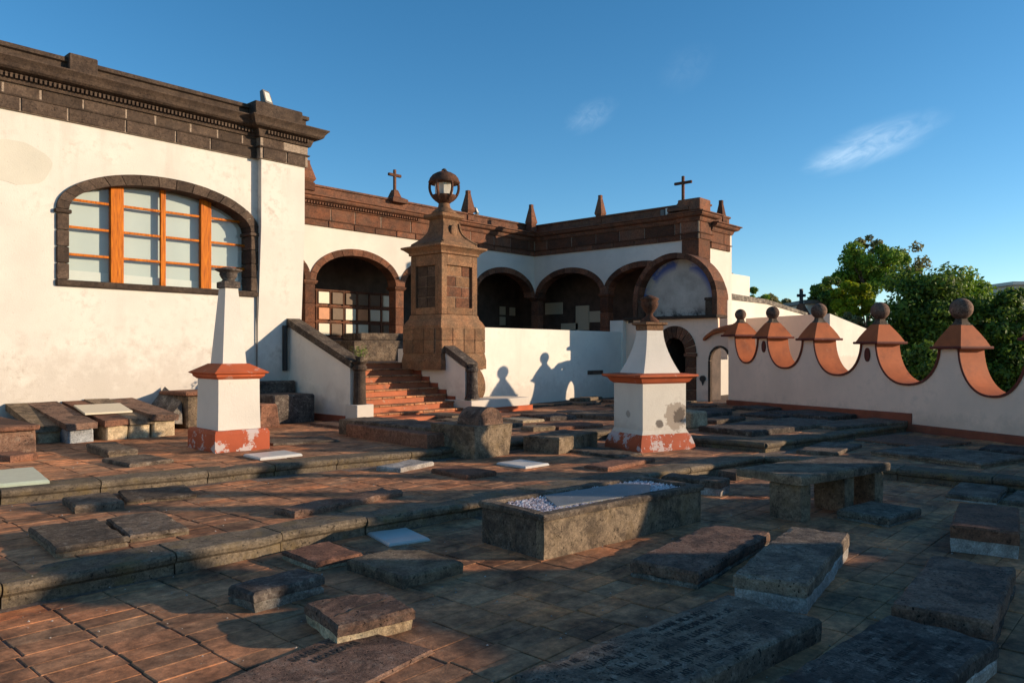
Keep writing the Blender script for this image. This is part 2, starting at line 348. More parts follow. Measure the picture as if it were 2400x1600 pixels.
def pierced(frame, s0, s1, zb, zt, ops, th, step=.12, extra=()):
    """wall slab along a line with arched openings. frame(s,d,z)->world; ops: (centre, half, zbottom, zspring, rise)"""
    f = lambda v: (lambda s: v) if isinstance(v, (int, float)) else v
    zb, zt = f(zb), f(zt); cuts = {round(s0, 4), round(s1, 4)}
    for c, h, b_, sp, ri in ops:
        for i in range(25): cuts.add(round(min(max(c - h * math.cos(math.pi * i / 24), s0), s1), 4))
    for e in extra: cuts.add(round(e, 4))
    k = s0
    while k < s1: cuts.add(round(k, 4)); k += step
    cs_ = sorted(cuts); cs_ = [c for i, c in enumerate(cs_) if i == 0 or c - cs_[i - 1] > .002]
    mb = MB()
    def cell(a, b, z0a, z0b, z1a, z1b):
        if max(z1a - z0a, z1b - z0b) < .003: return
        vs = [frame(a, 0, z0a), frame(b, 0, z0b), frame(b, 0, z1b), frame(a, 0, z1a), frame(a, th, z0a), frame(b, th, z0b), frame(b, th, z1b), frame(a, th, z1a)]
        mb.add(vs, [(0, 1, 2, 3), (7, 6, 5, 4), (0, 4, 5, 1), (3, 2, 6, 7), (0, 3, 7, 4), (1, 5, 6, 2)])
    for a, b in zip(cs_[:-1], cs_[1:]):
        mid = (a + b) / 2; hit = None
        for o in ops:
            if abs(mid - o[0]) < o[1]: hit = o
        if hit:
            c, h, b_, sp, ri = hit
            arch = lambda s: sp + ri * math.sqrt(max(0, 1 - ((s - c) / h) ** 2))
            if b_ > zb(mid) + .01: cell(a, b, zb(a), zb(b), b_, b_)
            cell(a, b, arch(a), arch(b), zt(a), zt(b))
        else: cell(a, b, zb(a), zb(b), zt(a), zt(b))
    # drop the inner partitions between neighbouring cells
    from collections import defaultdict
    vm = {}; idx = []
    for p in mb.v:
        k = (round(p[0], 3), round(p[1], 3), round(p[2], 3)); idx.append(vm.setdefault(k, len(vm)))
    vv = [None] * len(vm)
    for p, i in zip(mb.v, idx): vv[i] = p
    cnt = defaultdict(list)
    for fi, fc in enumerate(mb.f): cnt[tuple(sorted(set(idx[i] for i in fc)))].append(fi)
    fs = [tuple(idx[i] for i in mb.f[l[0]]) for k, l in cnt.items() if len(l) == 1 and len(k) > 2]
    fs = [tuple(dict.fromkeys(fc)) for fc in fs]
    out = MB(); out.v = vv; out.f = [fc for fc in fs if len(fc) > 2]; return out
def voussoirs(frame, c, h, sp, ri, t, n, d0, d1, parent, mat, gap=.012, a0=0, a1=math.pi, name='voussoir'):
    for i in range(n):
        t0 = a0 + (a1 - a0) * i / n; t1 = a0 + (a1 - a0) * (i + 1) / n; g = gap / (h * 2)
        pts = []
        for k in range(4): a = t0 + g + (t1 - t0 - 2 * g) * k / 3; pts.append((c - h * math.cos(a), sp + ri * math.sin(a)))
        for k in range(3, -1, -1): a = t0 + g + (t1 - t0 - 2 * g) * k / 3; pts.append((c - (h + t) * math.cos(a), sp + (ri + t) * math.sin(a)))
        e = random.uniform(-.006, .006)
        mb = MB(); m_ = len(pts)
        mb.add([frame(s, d0 + e, z) for s, z in pts] + [frame(s, d1, z) for s, z in pts],
               [(0, 1, 6, 7), (1, 2, 5, 6), (2, 3, 4, 5), (15, 14, 9, 8), (14, 13, 10, 9), (13, 12, 11, 10)] + [(j, j + 8, (j + 1) % 8 + 8, (j + 1) % 8) for j in range(8)])
        obj(name, mb, parent, mat)

Z0, Z1, Z2 = 0.0, .15, .28
# ------------------------------------------------------------------ ground and brick terraces
g = MB(); g.add([(-300, -300, -.35), (900, -300, -.35), (900, 900, -.35), (-300, 900, -.35)], [(0, 1, 2, 3)])
obj('ground', g, None, 'earth', kind='structure')
K1 = [(-6, 9.45), (2.23, 8.8), (7.35, 8.0), (11.05, 7.65), (11.05, 4.87), (16.6, 4.12)]      # upper terrace edge
K2 = [(-6, 5.98), (1.46, 5.77), (4.25, 5.62), (10.64, 4.72), (10.64, -8)]                     # middle terrace edge
WF = Vector((18.65, 9.30)); WNr = Vector((14.73, 2.17)); WD = (WNr - WF).normalized(); WO = Vector((-WD.y, WD.x))
if WO.x < 0: WO = -WO
def onwall(y): k = (y - WF.y) / WD.y; return WF.x + WD.x * k
def ycross(path, x):
    best = None
    for (xa, ya), (xb, yb) in zip(path[:-1], path[1:]):
        if xa <= x <= xb and xb > xa: best = ya + (yb - ya) * (x - xa) / (xb - xa)
    return best
def level(x, y):
    k1 = ycross(K1, x)
    if x > 11.05:
        if k1 is None or y > k1: return 2
        return 1
    if k1 is not None and y > k1: return 2
    if x > 10.64: return 1
    k2 = ycross(K2[:4], x)
    if k2 is not None and y > k2: return 1
    return 0
def flat(pts, z0, z1):
    mb = MB(); return mb.prism([(x, y, z1) for x, y in pts], (0, 0, z0 - z1))
sh = lambda p, d: [(x, y + d) for x, y in p]
t0 = flat([(-9, -9), (15, -9), (15, 6.2), (-9, 6.2)], -.34, -.009); T0 = obj('lower_terrace', t0, None, 'mortar', kind='structure')
t1 = flat([(-6, 6.05), (1.46, 5.84), (4.25, 5.69), (10.71, 4.79), (10.71, -8), (12, -8), (20, 5), (18, 12), (-6, 12)], -.339, Z1 - .008); T1 = obj('middle_terrace', t1, None, 'mortar', kind='structure')
t2 = flat([(-6, 9.52), (2.23, 8.87), (7.35, 8.07), (11.12, 7.72), (11.12, 4.94), (16.7, 4.19), (20, 9.0), (26, 9.6), (26, 19), (-6, 19)], -.338, Z2 - .008); T2 = obj('upper_terrace', t2, None, 'mortar', kind='structure')
for t_, z_ in ((T0, 0), (T1, 0), (T2, 0)): pass
BL, BW = .372, .178
def brickmesh(k):
    mb = MB(); random.seed(100 + k); L = BL / 2 - .003 - random.uniform(0, .004); W = BW / 2 - .0010 - random.uniform(0, .0012)
    j = lambda: random.uniform(-.0018, .0018)
    top = [(-L + .005 + j(), -W + .004 + j(), j()), (L - .005 + j(), -W + .004 + j(), j()), (L - .005 + j(), W - .004 + j(), j()), (-L + .005 + j(), W - .004 + j(), j())]
    r1 = [(-L, -W, -.004), (L, -W, -.004), (L, W, -.004), (-L, W, -.004)]; r0 = [(x, y, -.03) for x, y, z in r1]
    mb.loft([r0, r1, top]); return mb
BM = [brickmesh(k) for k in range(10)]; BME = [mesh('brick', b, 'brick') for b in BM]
random.seed(11)
def inwall(x, y): return x < onwall(y) - .02
cand = []; far = {0: MB(), 1: MB(), 2: MB()}
for r_ in range(-24, 80):
    yy = r_ * BW + .05; shift = random.uniform(-.02, .02)
    for c_ in range(-16, 56):
        xx = c_ * BL + shift + random.uniform(-.004, .004)
        if yy > 14.6 or not inwall(xx, yy): continue
        cx_, cy_ = xx * FW.x + yy * FW.y, xx * RT.x + yy * RT.y
        if cx_ < 1.2 or abs(cy_) > cx_ * .80 + .8: continue
        lv = level(xx, yy)
        if any(level(xx + dx, yy + dy) != lv for dx in (-.2, .2) for dy in (-.16, .16)): 
            if lv == 0: pass
            else: continue
        if yy > 12.2 and 8.8 < xx < 19: continue
        if lv == 1 and yy < 4.3 and xx < 10.9: continue
        if lv == 0 and any(level(xx + dx, yy + dy) != 0 for dx in (-.1, .1) for dy in (-.05, .05)): continue
        cand.append((cx_, xx, yy, lv))
cand.sort()
near = 0
for cx_, xx, yy, lv in cand:
    z = (Z0, Z1, Z2)[lv]; dz = random.uniform(-.0018, .0018) + .003 * noise.noise(Vector((xx * .8, yy * .8, 3))); a = random.uniform(-.012, .012)
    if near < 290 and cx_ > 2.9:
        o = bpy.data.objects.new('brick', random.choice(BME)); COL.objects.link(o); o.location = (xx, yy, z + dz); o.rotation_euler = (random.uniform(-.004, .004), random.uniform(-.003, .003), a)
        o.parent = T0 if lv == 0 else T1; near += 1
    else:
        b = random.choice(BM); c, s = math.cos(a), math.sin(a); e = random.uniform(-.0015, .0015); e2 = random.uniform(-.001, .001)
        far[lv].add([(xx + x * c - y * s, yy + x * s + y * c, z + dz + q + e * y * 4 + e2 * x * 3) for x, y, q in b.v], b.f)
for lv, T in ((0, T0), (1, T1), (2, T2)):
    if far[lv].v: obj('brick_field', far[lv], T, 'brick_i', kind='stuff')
# kerbs: one stone after another
def kerb(path, zl, zh, T, label, w=.34):
    K = thing('stone_kerb', label, 'kerb', (path[0][0], path[0][1], zl))
    for (xa, ya), (xb, yb) in zip(path[:-1], path[1:]):
        L = math.hypot(xb - xa, yb - ya); d = Vector(((xb - xa) / L, (yb - ya) / L)); nrm = Vector((-d.y, d.x)); s = 0
        while s < L - .05:
            l = min(random.uniform(.75, 1.15), L - s)
            if L - s - l < .3: l = L - s
            h = zh - zl; r = .035; o_ = random.uniform(-.008, .008); zz = random.uniform(-.006, .006)
            prof = [(0, -.3), (0, h - .085), (-.03, h - .06), (-.04, h - .03), (-.032, h - .010), (-.01, h + .004), (w, h + .006), (w, -.3)]
            nseg = 5; rings = []
            for i in range(nseg + 1):
                ss = s + .006 + (l - .012) * i / nseg
                rings.append([(xa + d.x * ss + nrm.x * (q + o_), ya + d.y * ss + nrm.y * (q + o_), zl + z + zz) for q, z in prof])
            mb = MB().loft(rings).jit(.012, 4, 2)
            obj('kerb_stone', mb, K, 'kerb'); s += l
    return K
kerb(K2[:4], Z0, Z1, T1, 'long worn kerb between the lower brick court and the middle terrace, nearest one')
kerb([K2[3], (10.64, -1.2)], Z0, Z1, T1, 'dark kerb running to the right frame edge behind the stone bench')
kerb(K1[:3], Z1, Z2, T2, 'mossy kerb in front of the white obelisk on the left')
kerb([K1[2], K1[3], K1[4]], Z1, Z2, T2, 'short kerb hidden behind the squat white monument')
kerb(K1[4:], Z1, Z2, T2, 'dark kerb running toward the foot of the scalloped wall')

# ------------------------------------------------------------------ building A: white hall with the arched window
YA = 14.4; XA = 9.16; PR = .16
A = thing('white_hall', 'white plastered hall on the left with brown stone cornice and wide arched window', 'building', (6, YA, Z2))
def frA(s, d, z): return (s, YA + d, z)
wl, zsp = Py(160.4, 491, YA); wr, _ = Py(585.6, 548, YA); wol, _ = Py(129.6, 491, YA); wor, _ = Py(608, 548, YA)
_, zsill = Py(160, 655.7, YA); _, zcr = Py(307, 429, YA); _, zcro = Py(307, 404, YA)
wc = (wl + wr) / 2; wh = (wr - wl) / 2; ri = zcr - zsp; rt = zcro - zcr
ZFB, ZFT, ZCT, ZPT = 5.57, 6.02, 6.35, 6.64
xj, _ = Py(603, 400, YA)
obj('wall', pierced(frA, -4, XA, -.3, 6.3, [(wc, wh + .06, zsill - .05, zsp, ri + .06)], .5, step=1.0), A, 'plaster_a')
# projecting corner pier, thinner toward the foot
pj = MB(); pj.loft([[(xj, YA + .01, 0), (XA + .02, YA + .01, 0), (XA + .02, YA - .01, 0), (xj, YA - .01, 0)], [(xj, YA + .01, 2.2), (XA + .02, YA + .01, 2.2), (XA + .02, YA - .03, 2.2), (xj, YA - .03, 2.2)], [(xj, YA + .01, 4.2), (XA + .02, YA + .01, 4.2), (XA + .02, YA - PR, 4.2), (xj, YA - PR, 4.2)], [(xj, YA + .01, ZFB + .05), (XA + .02, YA + .01, ZFB + .05), (XA + .02, YA - PR, ZFB + .05), (xj, YA - PR, ZFB + .05)]])
obj('corner_pier', pj, A, 'plaster_a')
obj('side_wall', MB().box(XA - .5, XA - .002, YA + .51, 22, -.3, 6.3), A, 'plaster_a')
obj('roof', MB().box(-4, XA - .05, YA + .1, 22, 6.31, 6.6), A, 'ceiling')
pathA = [(-4.2, YA), (xj, YA), (xj, YA - PR), (XA + .02, YA - PR), (XA + .02, 22)]
# frieze: backing of mortar with two courses of separate blocks
obj('frieze_backing', sweep(pathA, [(.0, ZFB), (.045, ZFB), (.045, ZFT), (.0, ZFT)]), A, 'joint')
def course(path, z0, z1, out, L, parent, mat, gap=.012, seed=1, name='stone_block'):
    random.seed(seed)
    for (xa, ya), (xb, yb) in zip(path[:-1], path[1:]):
        S = math.hypot(xb - xa, yb - ya); d = Vector(((xb - xa) / S, (yb - ya) / S)); n = Vector((d.y, -d.x)); s = random.uniform(-.3, 0) * (S > 1)
        while s < S - .02:
            l = random.uniform(.8, 1.2) * L; a = max(s, 0); b = min(s + l, S)
            if S - b < .2: b = S
            o_ = out + random.uniform(-.006, .006)
            mb = MB().box(a + gap, b - gap, 0, o_, z0 + gap * .6, z1 - gap * .6, .01)
            mb.xform(lambda p: Vector((xa + d.x * p.x + n.x * p.y, ya + d.y * p.x + n.y * p.y, p.z)))
            obj(name, mb, parent, mat); s = b if b == S else s + l
            if b == S: break
course([(-1.5, YA), (xj, YA)], ZFB, ZFB + .23, .06, .82, A, 'dark_stone', seed=3)
course([(-1.5, YA), (xj, YA)], ZFB + .24, ZFT - .02, .05, .62, A, 'dark_stone', seed=4)
course(pathA[2:4], ZFB, ZFB + .23, .06, .6, A, 'dark_stone', seed=5)
course(pathA[2:4], ZFB + .24, ZFT - .02, .05, .5, A, 'dark_stone', seed=6)
course([(XA + .02, YA - PR), (XA + .02, YA + 2)], ZFB, ZFT - .02, .055, .7, A, 'dark_stone', seed=7)
obj('frieze_moulding', sweep(pathA, [(0, ZFB + .232), (.075, ZFB + .222), (.085, ZFB + .25), (0, ZFB + .262)]), A, 'dark_stone')
obj('cornice', sweep(pathA, [(0, ZFT - .02), (.09, ZFT - .02), (.11, ZFT + .03), (.14, ZFT + .12), (.25, ZFT + .145), (.29, ZFT + .175), (.31, ZFT + .23), (.34, ZFT + .27), (.38, ZCT - .02), (.38, ZCT), (0, ZCT + .04)]), A, 'dark_stone')
obj('parapet', sweep(pathA, [(-.22, ZCT + .02), (.02, ZCT + .02), (.02, ZPT - .09), (.07, ZPT - .07), (.07, ZPT), (-.26, ZPT)]), A, 'dark_stone')
dn = MB(); s = -1.5
while s < XA: 
    y_ = YA - (PR if s > xj else 0) - .135; dn.box(s, s + .035, y_ - .035, y_ + .06, ZFT + .04, ZFT + .11); s += .07
obj('dentil_row', dn, A, 'dark_stone', kind='stuff')
xb0, _ = Py(160, 130, YA - .1); xb1, _ = Py(228, 145, YA - .1)
obj('parapet_block', MB().box(xb0, xb1, YA - .14, YA + .3, ZCT + .05, ZPT + .07, .015), A, 'dark_stone')
xb0, _ = Py(600, 230, YA - .3)
obj('parapet_block', MB().box(xb0, XA - .1, YA - PR - .12, YA + .3, ZCT + .05, ZPT + .05, .015), A, 'dark_stone')
# pale repaired patch
xp, zp = Py(38, 382, YA); pm = MB(); ring = [(xp + .52 * math.cos(a) * (1 + .12 * noise.noise(Vector((math.cos(a) * 1.5, math.sin(a) * 1.5, 2)))), YA - .004, zp + .36 * math.sin(a) * (1 + .2 * noise.noise(Vector((math.cos(a) * 2, math.sin(a) * 2, 5))))) for a in [2 * math.pi * i / 28 for i in range(28)]]
obj('plaster_patch', pm.prism(ring, (0, .004, 0)), A, 'patch')
# window surround
W = obj('window', MB().box(wl, wr, YA + .33, YA + .36, zsill, zsill + .06, .01), A, 'wood')
voussoirs(frA, wc, wh, zsp, ri, rt, 17, -.045, .36, A, 'dark_stone')
for (a, b_) in ((wl - rt, wl), (wr, wr + rt)):
    z = zsill; hs_ = (zsp - zsill - .08)
    for i in range(4):
        obj('jamb_stone', MB().box(a, b_, YA - .045, YA + .36, z + .006, z + hs_ / 4 - .006, .012), A, 'dark_stone'); z += hs_ / 4
    obj('jamb_capital', MB().box(a - .035, b_ + .035, YA - .075, YA + .37, zsp - .075, zsp - .01, .015), A, 'dark_stone')
obj('window_sill', MB().box(wl - rt - .01, wr + rt + .01, YA - .06, YA + .36, zsill - .11, zsill - .003, .02), A, 'dark_stone')
def archz(x): return zsp + ri * math.sqrt(max(0, 1 - ((x - wc) / wh) ** 2))
YG = YA + .22
for (ua, ub, dd) in ((257, 288, .05), (375, 387.5, .03), (468, 493, .05)):
    xa, _ = Py(ua, 550, YG); xb, _ = Py(ub, 550, YG)
    mb = MB(); n_ = 3
    mb.box(xa, xb, YG - dd, YG + .03, zsill + .003, archz((xa + xb) / 2) + .02, .008)
    obj('mullion', mb, W, 'wood')
zb_ = [Py(214, v, YG)[1] for v in (474, 537, 600)]
for z in zb_:
    hw = wh * math.sqrt(max(0, 1 - max(0, (z - zsp) / ri) ** 2)) if z > zsp else wh
    obj('glazing_bar', MB().box(wc - hw, wc + hw, YG - .018, YG + .018, z - .022, z + .022, .006), W, 'wood')
pane = [(wc - wh * math.cos(math.pi * i / 30), YG + .008, zsp + ri * math.sin(math.pi * i / 30)) for i in range(31)]
obj('pane', MB().add(pane + [(wr, YG + .008, zsill), (wl, YG + .008, zsill)], [tuple(range(33))]), W, 'glass')
cur = MB(); nx = 60
cur.loft([[(wl - .3 + (wr - wl + .6) * i / nx, YG + .12 + .004 * math.sin(i * .31) + .002 * math.sin(i * .83), z) for i in range(nx + 1)] for z in (zsill - .1, zcr + .1)], cap=False, closed=False)
obj('blind', cur, W, 'curtain', smooth=True)
obj('blind_hem', MB().box(wl - .1, wr + .1, YG + .095, YG + .10, zsill - .08, zsill + .17).xform(lambda p: Vector((p.x, p.y, p.z - (p.x - wc) * .018 * (p.z > zsill)))), W, 'blind_pale')
obj('pipe_and_shade_line', MB().tube((xj - .02, YA - .04, 3.3), (xj - .03, YA - .03, 1.2), .018, .012), A, 'lamp_metal')  # thin dark tapering tube standing in for the pier's narrow edge shadow

# ------------------------------------------------------------------ building B/C: arcaded gallery
YB = 18.0; XC = 21.14; PT = .34
G = thing('arcade_building', 'arcaded gallery round the raised court with reddish stone cornice and crosses', 'building', (15, YB, 1.4))
ZS, RI, AH, RT_ = 3.60, .78, 1.39, .19; ZP = 1.4
FB, FT, CT, PTZ = 5.08, 5.62, 5.88, 6.2
piersB = [.6543 * YB - 3.118, .6543 * YB, .6543 * YB + 3.118, .6543 * YB + 6.236]
YCe = 11.4; pitchC = (YB - YCe) / 2 - .03
def frB(s, d, z): return (s, YB + d, z)
def frC(s, d, z): return (XC + d, s, z)
cB = [p + 1.559 for p in piersB]
obj('wall', pierced(frB, 8, XC + .3, ZS, 5.9, [(c, AH + RT_ - .02, ZS - 1, ZS, RI + RT_ - .02) for c in cB], .34), G, 'plaster_b')
yp = [YB, YB - 3.05, YB - 6.1]; cC = [YB - 1.525 - .16 + .1, YB - 3.05 - 1.525]
obj('wall', pierced(frC, YCe, YB - .002, ZS, 5.9, [(c, AH + RT_ - .06, ZS - 1, ZS, RI + RT_ - .02) for c in cC], .34), G, 'plaster_b')
XD = 23.05; cD = 22.3
def frD(s, d, z): return (s, YCe + d, z)
obj('wall', pierced(frD, XC + .342, XD, ZP - 1.4, 5.6, [(cD, .66, ZP, ZS - .3, .62)], .34), G, 'plaster_b')
obj('wall', MB().box(XD, XD + .3, YCe + .05, 23, 0, 5.6), G, 'plaster_b')
for c in cB: voussoirs(frB, c, AH, ZS, RI, RT_, 13, -.03, .345, G, 'red_stone')
for c in cC: voussoirs(frC, c, AH - .04, ZS, RI, RT_, 13, -.03, .345, G, 'red_stone')
voussoirs(frD, cD, .5, ZS - .3, .5, .16, 9, -.03, .345, G, 'red_stone')
def pier(x, y, zs=ZS, w=.16, mat='red_stone'):
    z = ZP; n = 4; H = zs - .12 - ZP
    for i in range(n):
        obj('pier_stone', MB().box(x - w, x + w, y - w, y + w, z + .004, z + H / n - .004, .012), G, mat); z += H / n
    obj('capital', MB().sq(x, y, [(w, zs - .12), (w + .03, zs - .09), (w + .055, zs - .05), (w + .055, zs - .01), (w, zs)]), G, mat)
for x in piersB: pier(x, YB + .165)
pier(XC + .165, YB + .0); pier(XC + .165, YB - 3.05); 
for i in range(6): obj('pier_stone', MB().box(XC - .13, XC + .62, YCe - .03, YCe + .55, ZP + i * .62 + .004, ZP + (i + 1) * .62 - .004, .012), G, 'red_stone')
pathG = [(8, YB), (XC, YB), (XC, YCe + .56), (XC - .12, YCe + .56), (XC - .12, YCe - .02), (XC + .60, YCe - .02), (XC + .60, YCe + .01)]
pathH = [(XC + .602, YCe), (XD, YCe), (XD, 23)]; DZ = -.22
def entab(path, d, cs_):
    obj('frieze_backing', sweep(path, [(0, FB + d), (.03, FB + d), (.03, FT + d), (0, FT + d)]), G, 'joint')
    for pa, sd_ in cs_:
        course(pa, FB + d, FB + d + .17, .06, .9, G, 'red_stone', seed=sd_)
        course(pa, FB + d + .19, FT + d - .01, .045, .95, G, 'red_stone', seed=sd_ + 10)
    obj('frieze_moulding', sweep(path, [(0, FB + d + .16), (.08, FB + d + .165), (.09, FB + d + .19), (0, FB + d + .20)]), G, 'red_stone_i')
    obj('cornice', sweep(path, [(0, FT + d - .01), (.08, FT + d - .01), (.11, FT + d + .04), (.13, FT + d + .10), (.22, FT + d + .13), (.26, FT + d + .17), (.27, FT + d + .21), (.32, CT + d - .03), (.32, CT + d), (0, CT + d + .03)]), G, 'red_stone_i')
    obj('parapet', sweep(path, [(-.22, CT + d + .02), (.01, CT + d + .02), (.01, PTZ + d - .07), (.05, PTZ + d - .05), (.05, PTZ + d), (-.24, PTZ + d)]), G, 'red_stone_i')
entab(pathG, 0, (([(8, YB), (XC - .05, YB)], 21), ([(XC, YB - .05), (XC, YCe + .56)], 22), ([(XC - .12, YCe - .02), (XC + .6, YCe - .02)], 24), ([(XC - .12, YCe + .56), (XC - .12, YCe - .02)], 25)))
entab(pathH, DZ, (([(XC + .61, YCe), (XD, YCe)], 23),))
dn = MB(); s = 8.0
while s < 15.5: dn.box(s, s + .045, YB - .17, YB - .06, FT + .03, FT + .095); s += .09
obj('dentil_row', dn, G, 'red_stone_i', kind='stuff')
obj('roof', MB().box(8, XD - .1, YB + .3, 22.9, 5.4, 5.62), G, 'ceiling')
obj('roof', MB().box(XC + .3, XD - .1, YCe + .3, YB + .299, 5.4, 5.62), G, 'ceiling')
for i in range(16):
    x = 9.2 + i * .85; obj('ceiling_beam', MB().box(x, x + .16, YB + .36, 20.9, 4.55, 4.78), G, 'ceiling')
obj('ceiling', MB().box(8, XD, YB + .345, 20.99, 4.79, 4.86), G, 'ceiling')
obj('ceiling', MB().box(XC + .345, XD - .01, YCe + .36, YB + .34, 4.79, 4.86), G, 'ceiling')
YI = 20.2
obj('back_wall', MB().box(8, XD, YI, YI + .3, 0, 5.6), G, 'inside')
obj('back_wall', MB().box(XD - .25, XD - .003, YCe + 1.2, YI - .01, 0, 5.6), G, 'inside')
# niche plaques on the gallery back wall: a grid of separate squares
random.seed(5)
wgt = ['plaque_white', 'plaque_white', 'plaque_orange', 'plaque_brown', 'plaque_brown', 'plaque_tan', 'plaque_white']
def plq(u0, v0, pat):
    pass
YN_ = 19.05
x0, _ = Py(737, 700, YN_)
obj('niche_block', MB().box(x0 - .1, x0 + 3.2, YN_ + .003, YN_ + .6, ZP, 3.45), G, 'red_stone')
YI0 = YI; YI = YN_
cols = [0, 1, 2, 3, 4, 5, 6]
pats = ['wowb', 'bbbb', 'bwwt', 'boww', 'bwbb', 'wwbw']
for ci, cl in enumerate(pats):
    for ri_, ch in enumerate(cl):
        if ch == '.': continue
        x = x0 + .28 + ci * .47; z = 3.22 - ri_ * .46
        mt = {'w': 'plaque_white', 'o': 'plaque_orange', 'b': 'plaque_brown', 't': 'plaque_tan'}[ch]
        jx = random.uniform(-.02, .02)
        obj('niche_plaque', MB().box(x + jx - .185, x + jx + .185, YI - .06, YI + .01, z - .17, z + .17, .01), G, mt)
for i in range(7): obj('niche_frame', MB().box(x0 + .02 + i * .47, x0 + .065 + i * .47, YI - .05, YI, 1.4, 3.47), G, 'red_stone')
for i in range(5): obj('niche_shelf', MB().box(x0, x0 + 3.0, YI - .055, YI - .001, 3.42 - i * .46, 3.46 - i * .46), G, 'red_stone')
YI = YI0
for (u, v, w_) in ((1177, 728, .3), (1200, 730, .3), (1177, 752, .3)):
    x, z = Py(u, v, YI); obj('niche_plaque', MB().box(x - .15, x + .15, YI - .04, YI, z - .16, z + .16), G, 'plaque_white')
XI = XD - .25
for (u, v, w_, h_) in ((1299, 723, .42, .22), (1366, 745, .30, .45), (1398, 742, .30, .2), (1336, 765, .4, .12)):
    y, z = Px(u, v, XI); obj('niche_plaque', MB().box(XI - .04, XI, y - w_, y + w_, z - h_, z + h_), G, 'plaque_white')
# small glazed tomb with lit paper in the gallery
x, z = Py(899, 782, 19.2)
tag(obj('paper_notice', MB().box(x - .18, x + .18, 19.2, 19.22, z - .3, z + .3, .005), None, 'plaque_white'), 'bright white notice standing among the plaques inside the first arch', 'notice')
x, z = Py(905, 820, 16.2)
mb = MB().box(x - .9, x + 1.2, 16.4, 17.4, ZP, ZP + .55, .03); mb.box(x - .6, x + 1.0, 16.5, 17.3, ZP + .551, ZP + .75, .03)
tag(obj('chest_tomb', mb.jit(.02, 3), None, 'grave_stone'), 'grey chest tomb at the head of the stairs behind the lamp pillar', 'tomb')

# roof pinnacles and crosses
def pinnacle(u, vt, vb, pl, c0, label, w=.14):
    if pl == 'y': x, zt = Py(u, vt, c0); y = c0; _, zb = Py(u, vb, c0)
    else: y, zt = Px(u, vt, c0); x = c0; _, zb = Px(u, vb, c0)
    t = thing('roof_pinnacle', label, 'pinnacle', (x, y, zb), 'stone pinnacles along the gallery parapet')
    h = zt - zb
    obj('base', MB().box(x - w, x + w, y - w, y + w, zb - .22, zb - .003, .01), t, 'red_stone')
    obj('spike', MB().sq(x, y, [(w * .75, zb), (w * 1.12, zb + h * .16), (w * .42, zb + h * .86), (w * .42, zt)]), t, 'red_stone')
pinnacle(718, 376, 428, 'y', YB + .1, 'stone pinnacle next to the white hall corner, leftmost on the gallery parapet', .17)
pinnacle(1097, 447, 502, 'y', YB + .1, 'stone pinnacle on the parapet just right of the lamp pillar', .15)
pinnacle(1245, 480, 530, 'y', YB - .25, 'stone pinnacle over the inner corner of the gallery', .14)
pinnacle(1407, 458, 509, 'x', XC + .1, 'dark stone pinnacle on the shaded gallery wing parapet', .13)
pinnacle(1690, 470, 528, 'y', YCe + .1, 'stone pinnacle at the right end of the gallery roof', .13)
def cross(u, vt, vb, pl, c0, label, hw, vped):
    if pl == 'y': x, zt = Py(u, vt, c0); y = c0; _, zb = Py(u, vb, c0); _, zq = Py(u, vped, c0)
    else: y, zt = Px(u, vt, c0); x = c0; _, zb = Px(u, vb, c0); _, zq = Px(u, vped, c0)
    t = thing('roof_cross', label, 'cross', (x, y, zq))
    obj('pedestal', MB().sq(x, y, [(hw * 2.4, zq - .02), (hw * 2.4, zq + (zb - zq) * .25), (hw * 1.2, zq + (zb - zq) * .45), (hw * .6, zb)]), t, 'red_stone')
    o = MB().box(x - .04, x + .04, y - .04, y + .04, zb - .02, zt, .012)
    obj('post', o, t, 'red_stone')
    za = zt - (zt - zb) * .27; o = MB()
    a = RT * hw * 1.65
    if pl == 'y': o.box(x - .24, x + .24, y - .042, y + .042, za - .04, za + .04, .012)
    else: o.box(x - .042, x + .042, y - .3, y + .3, za - .04, za + .04, .012)
    obj('arm', o, t, 'red_stone')
cross(925, 398, 446, 'y', YB + .1, 'slim stone cross on a flared base above the first arches', .12, 476)
cross(1601, 413, 472, 'x', XC + .1, 'tall stone cross on the corner block of the shaded wing', .15, 496)
y_, z_ = Px(1601, 487, XC + .1)
obj('corner_block', MB().box(XC - .2, XC + .5, YCe - .1, YCe + .65, PTZ - .25, PTZ + .1, .02), G, 'red_stone')
# floodlights
def flood(u, v, y, w, h, label, lean=.12, yaw=0):
    x, z = Py(u, v, y); t = thing('floodlight', label, 'floodlight', (x, y, z))
    rot = lambda p: Vector((x + (p.x - x) * math.cos(yaw) - (p.y - y) * math.sin(yaw), y + (p.x - x) * math.sin(yaw) + (p.y - y) * math.cos(yaw), p.z))
    a = MB(); a.loft([[(x - w, y, z), (x + w, y, z), (x + w * .8, y + .16, z + .03), (x - w * .8, y + .16, z + .03)], [(x - w * .85, y + lean, z + h), (x + w * .85, y + lean, z + h), (x + w * .6, y + .2, z + h - .02), (x - w * .6, y + .2, z + h - .02)]]).xform(rot)
    obj('housing', a, t, 'lamp_metal')
    b = MB().add([(x - w * .72, y + lean * .18 - .006, z + h * .15), (x + w * .72, y + lean * .18 - .006, z + h * .15), (x + w * .6, y + lean * .85 - .006, z + h * .86), (x - w * .6, y + lean * .85 - .006, z + h * .86)], [(0, 1, 2, 3)]).xform(rot)
    obj('lens', b, t, 'lamp_glass')
    obj('bracket', MB().box(x - w * .5, x + w * .5, y + .03, y + .13, z - .09, z - .003), t, 'iron')
flood(632, 243, YA - .1, .115, .28, 'square floodlight with bright lens on the white hall roof corner', .1, R(18))
flood(1121, 500, YB + .1, .09, .2, 'small floodlight beside the pinnacle behind the lamp pillar', .08, R(20))
x, y, z = Pd(1556, 511, 24.2)
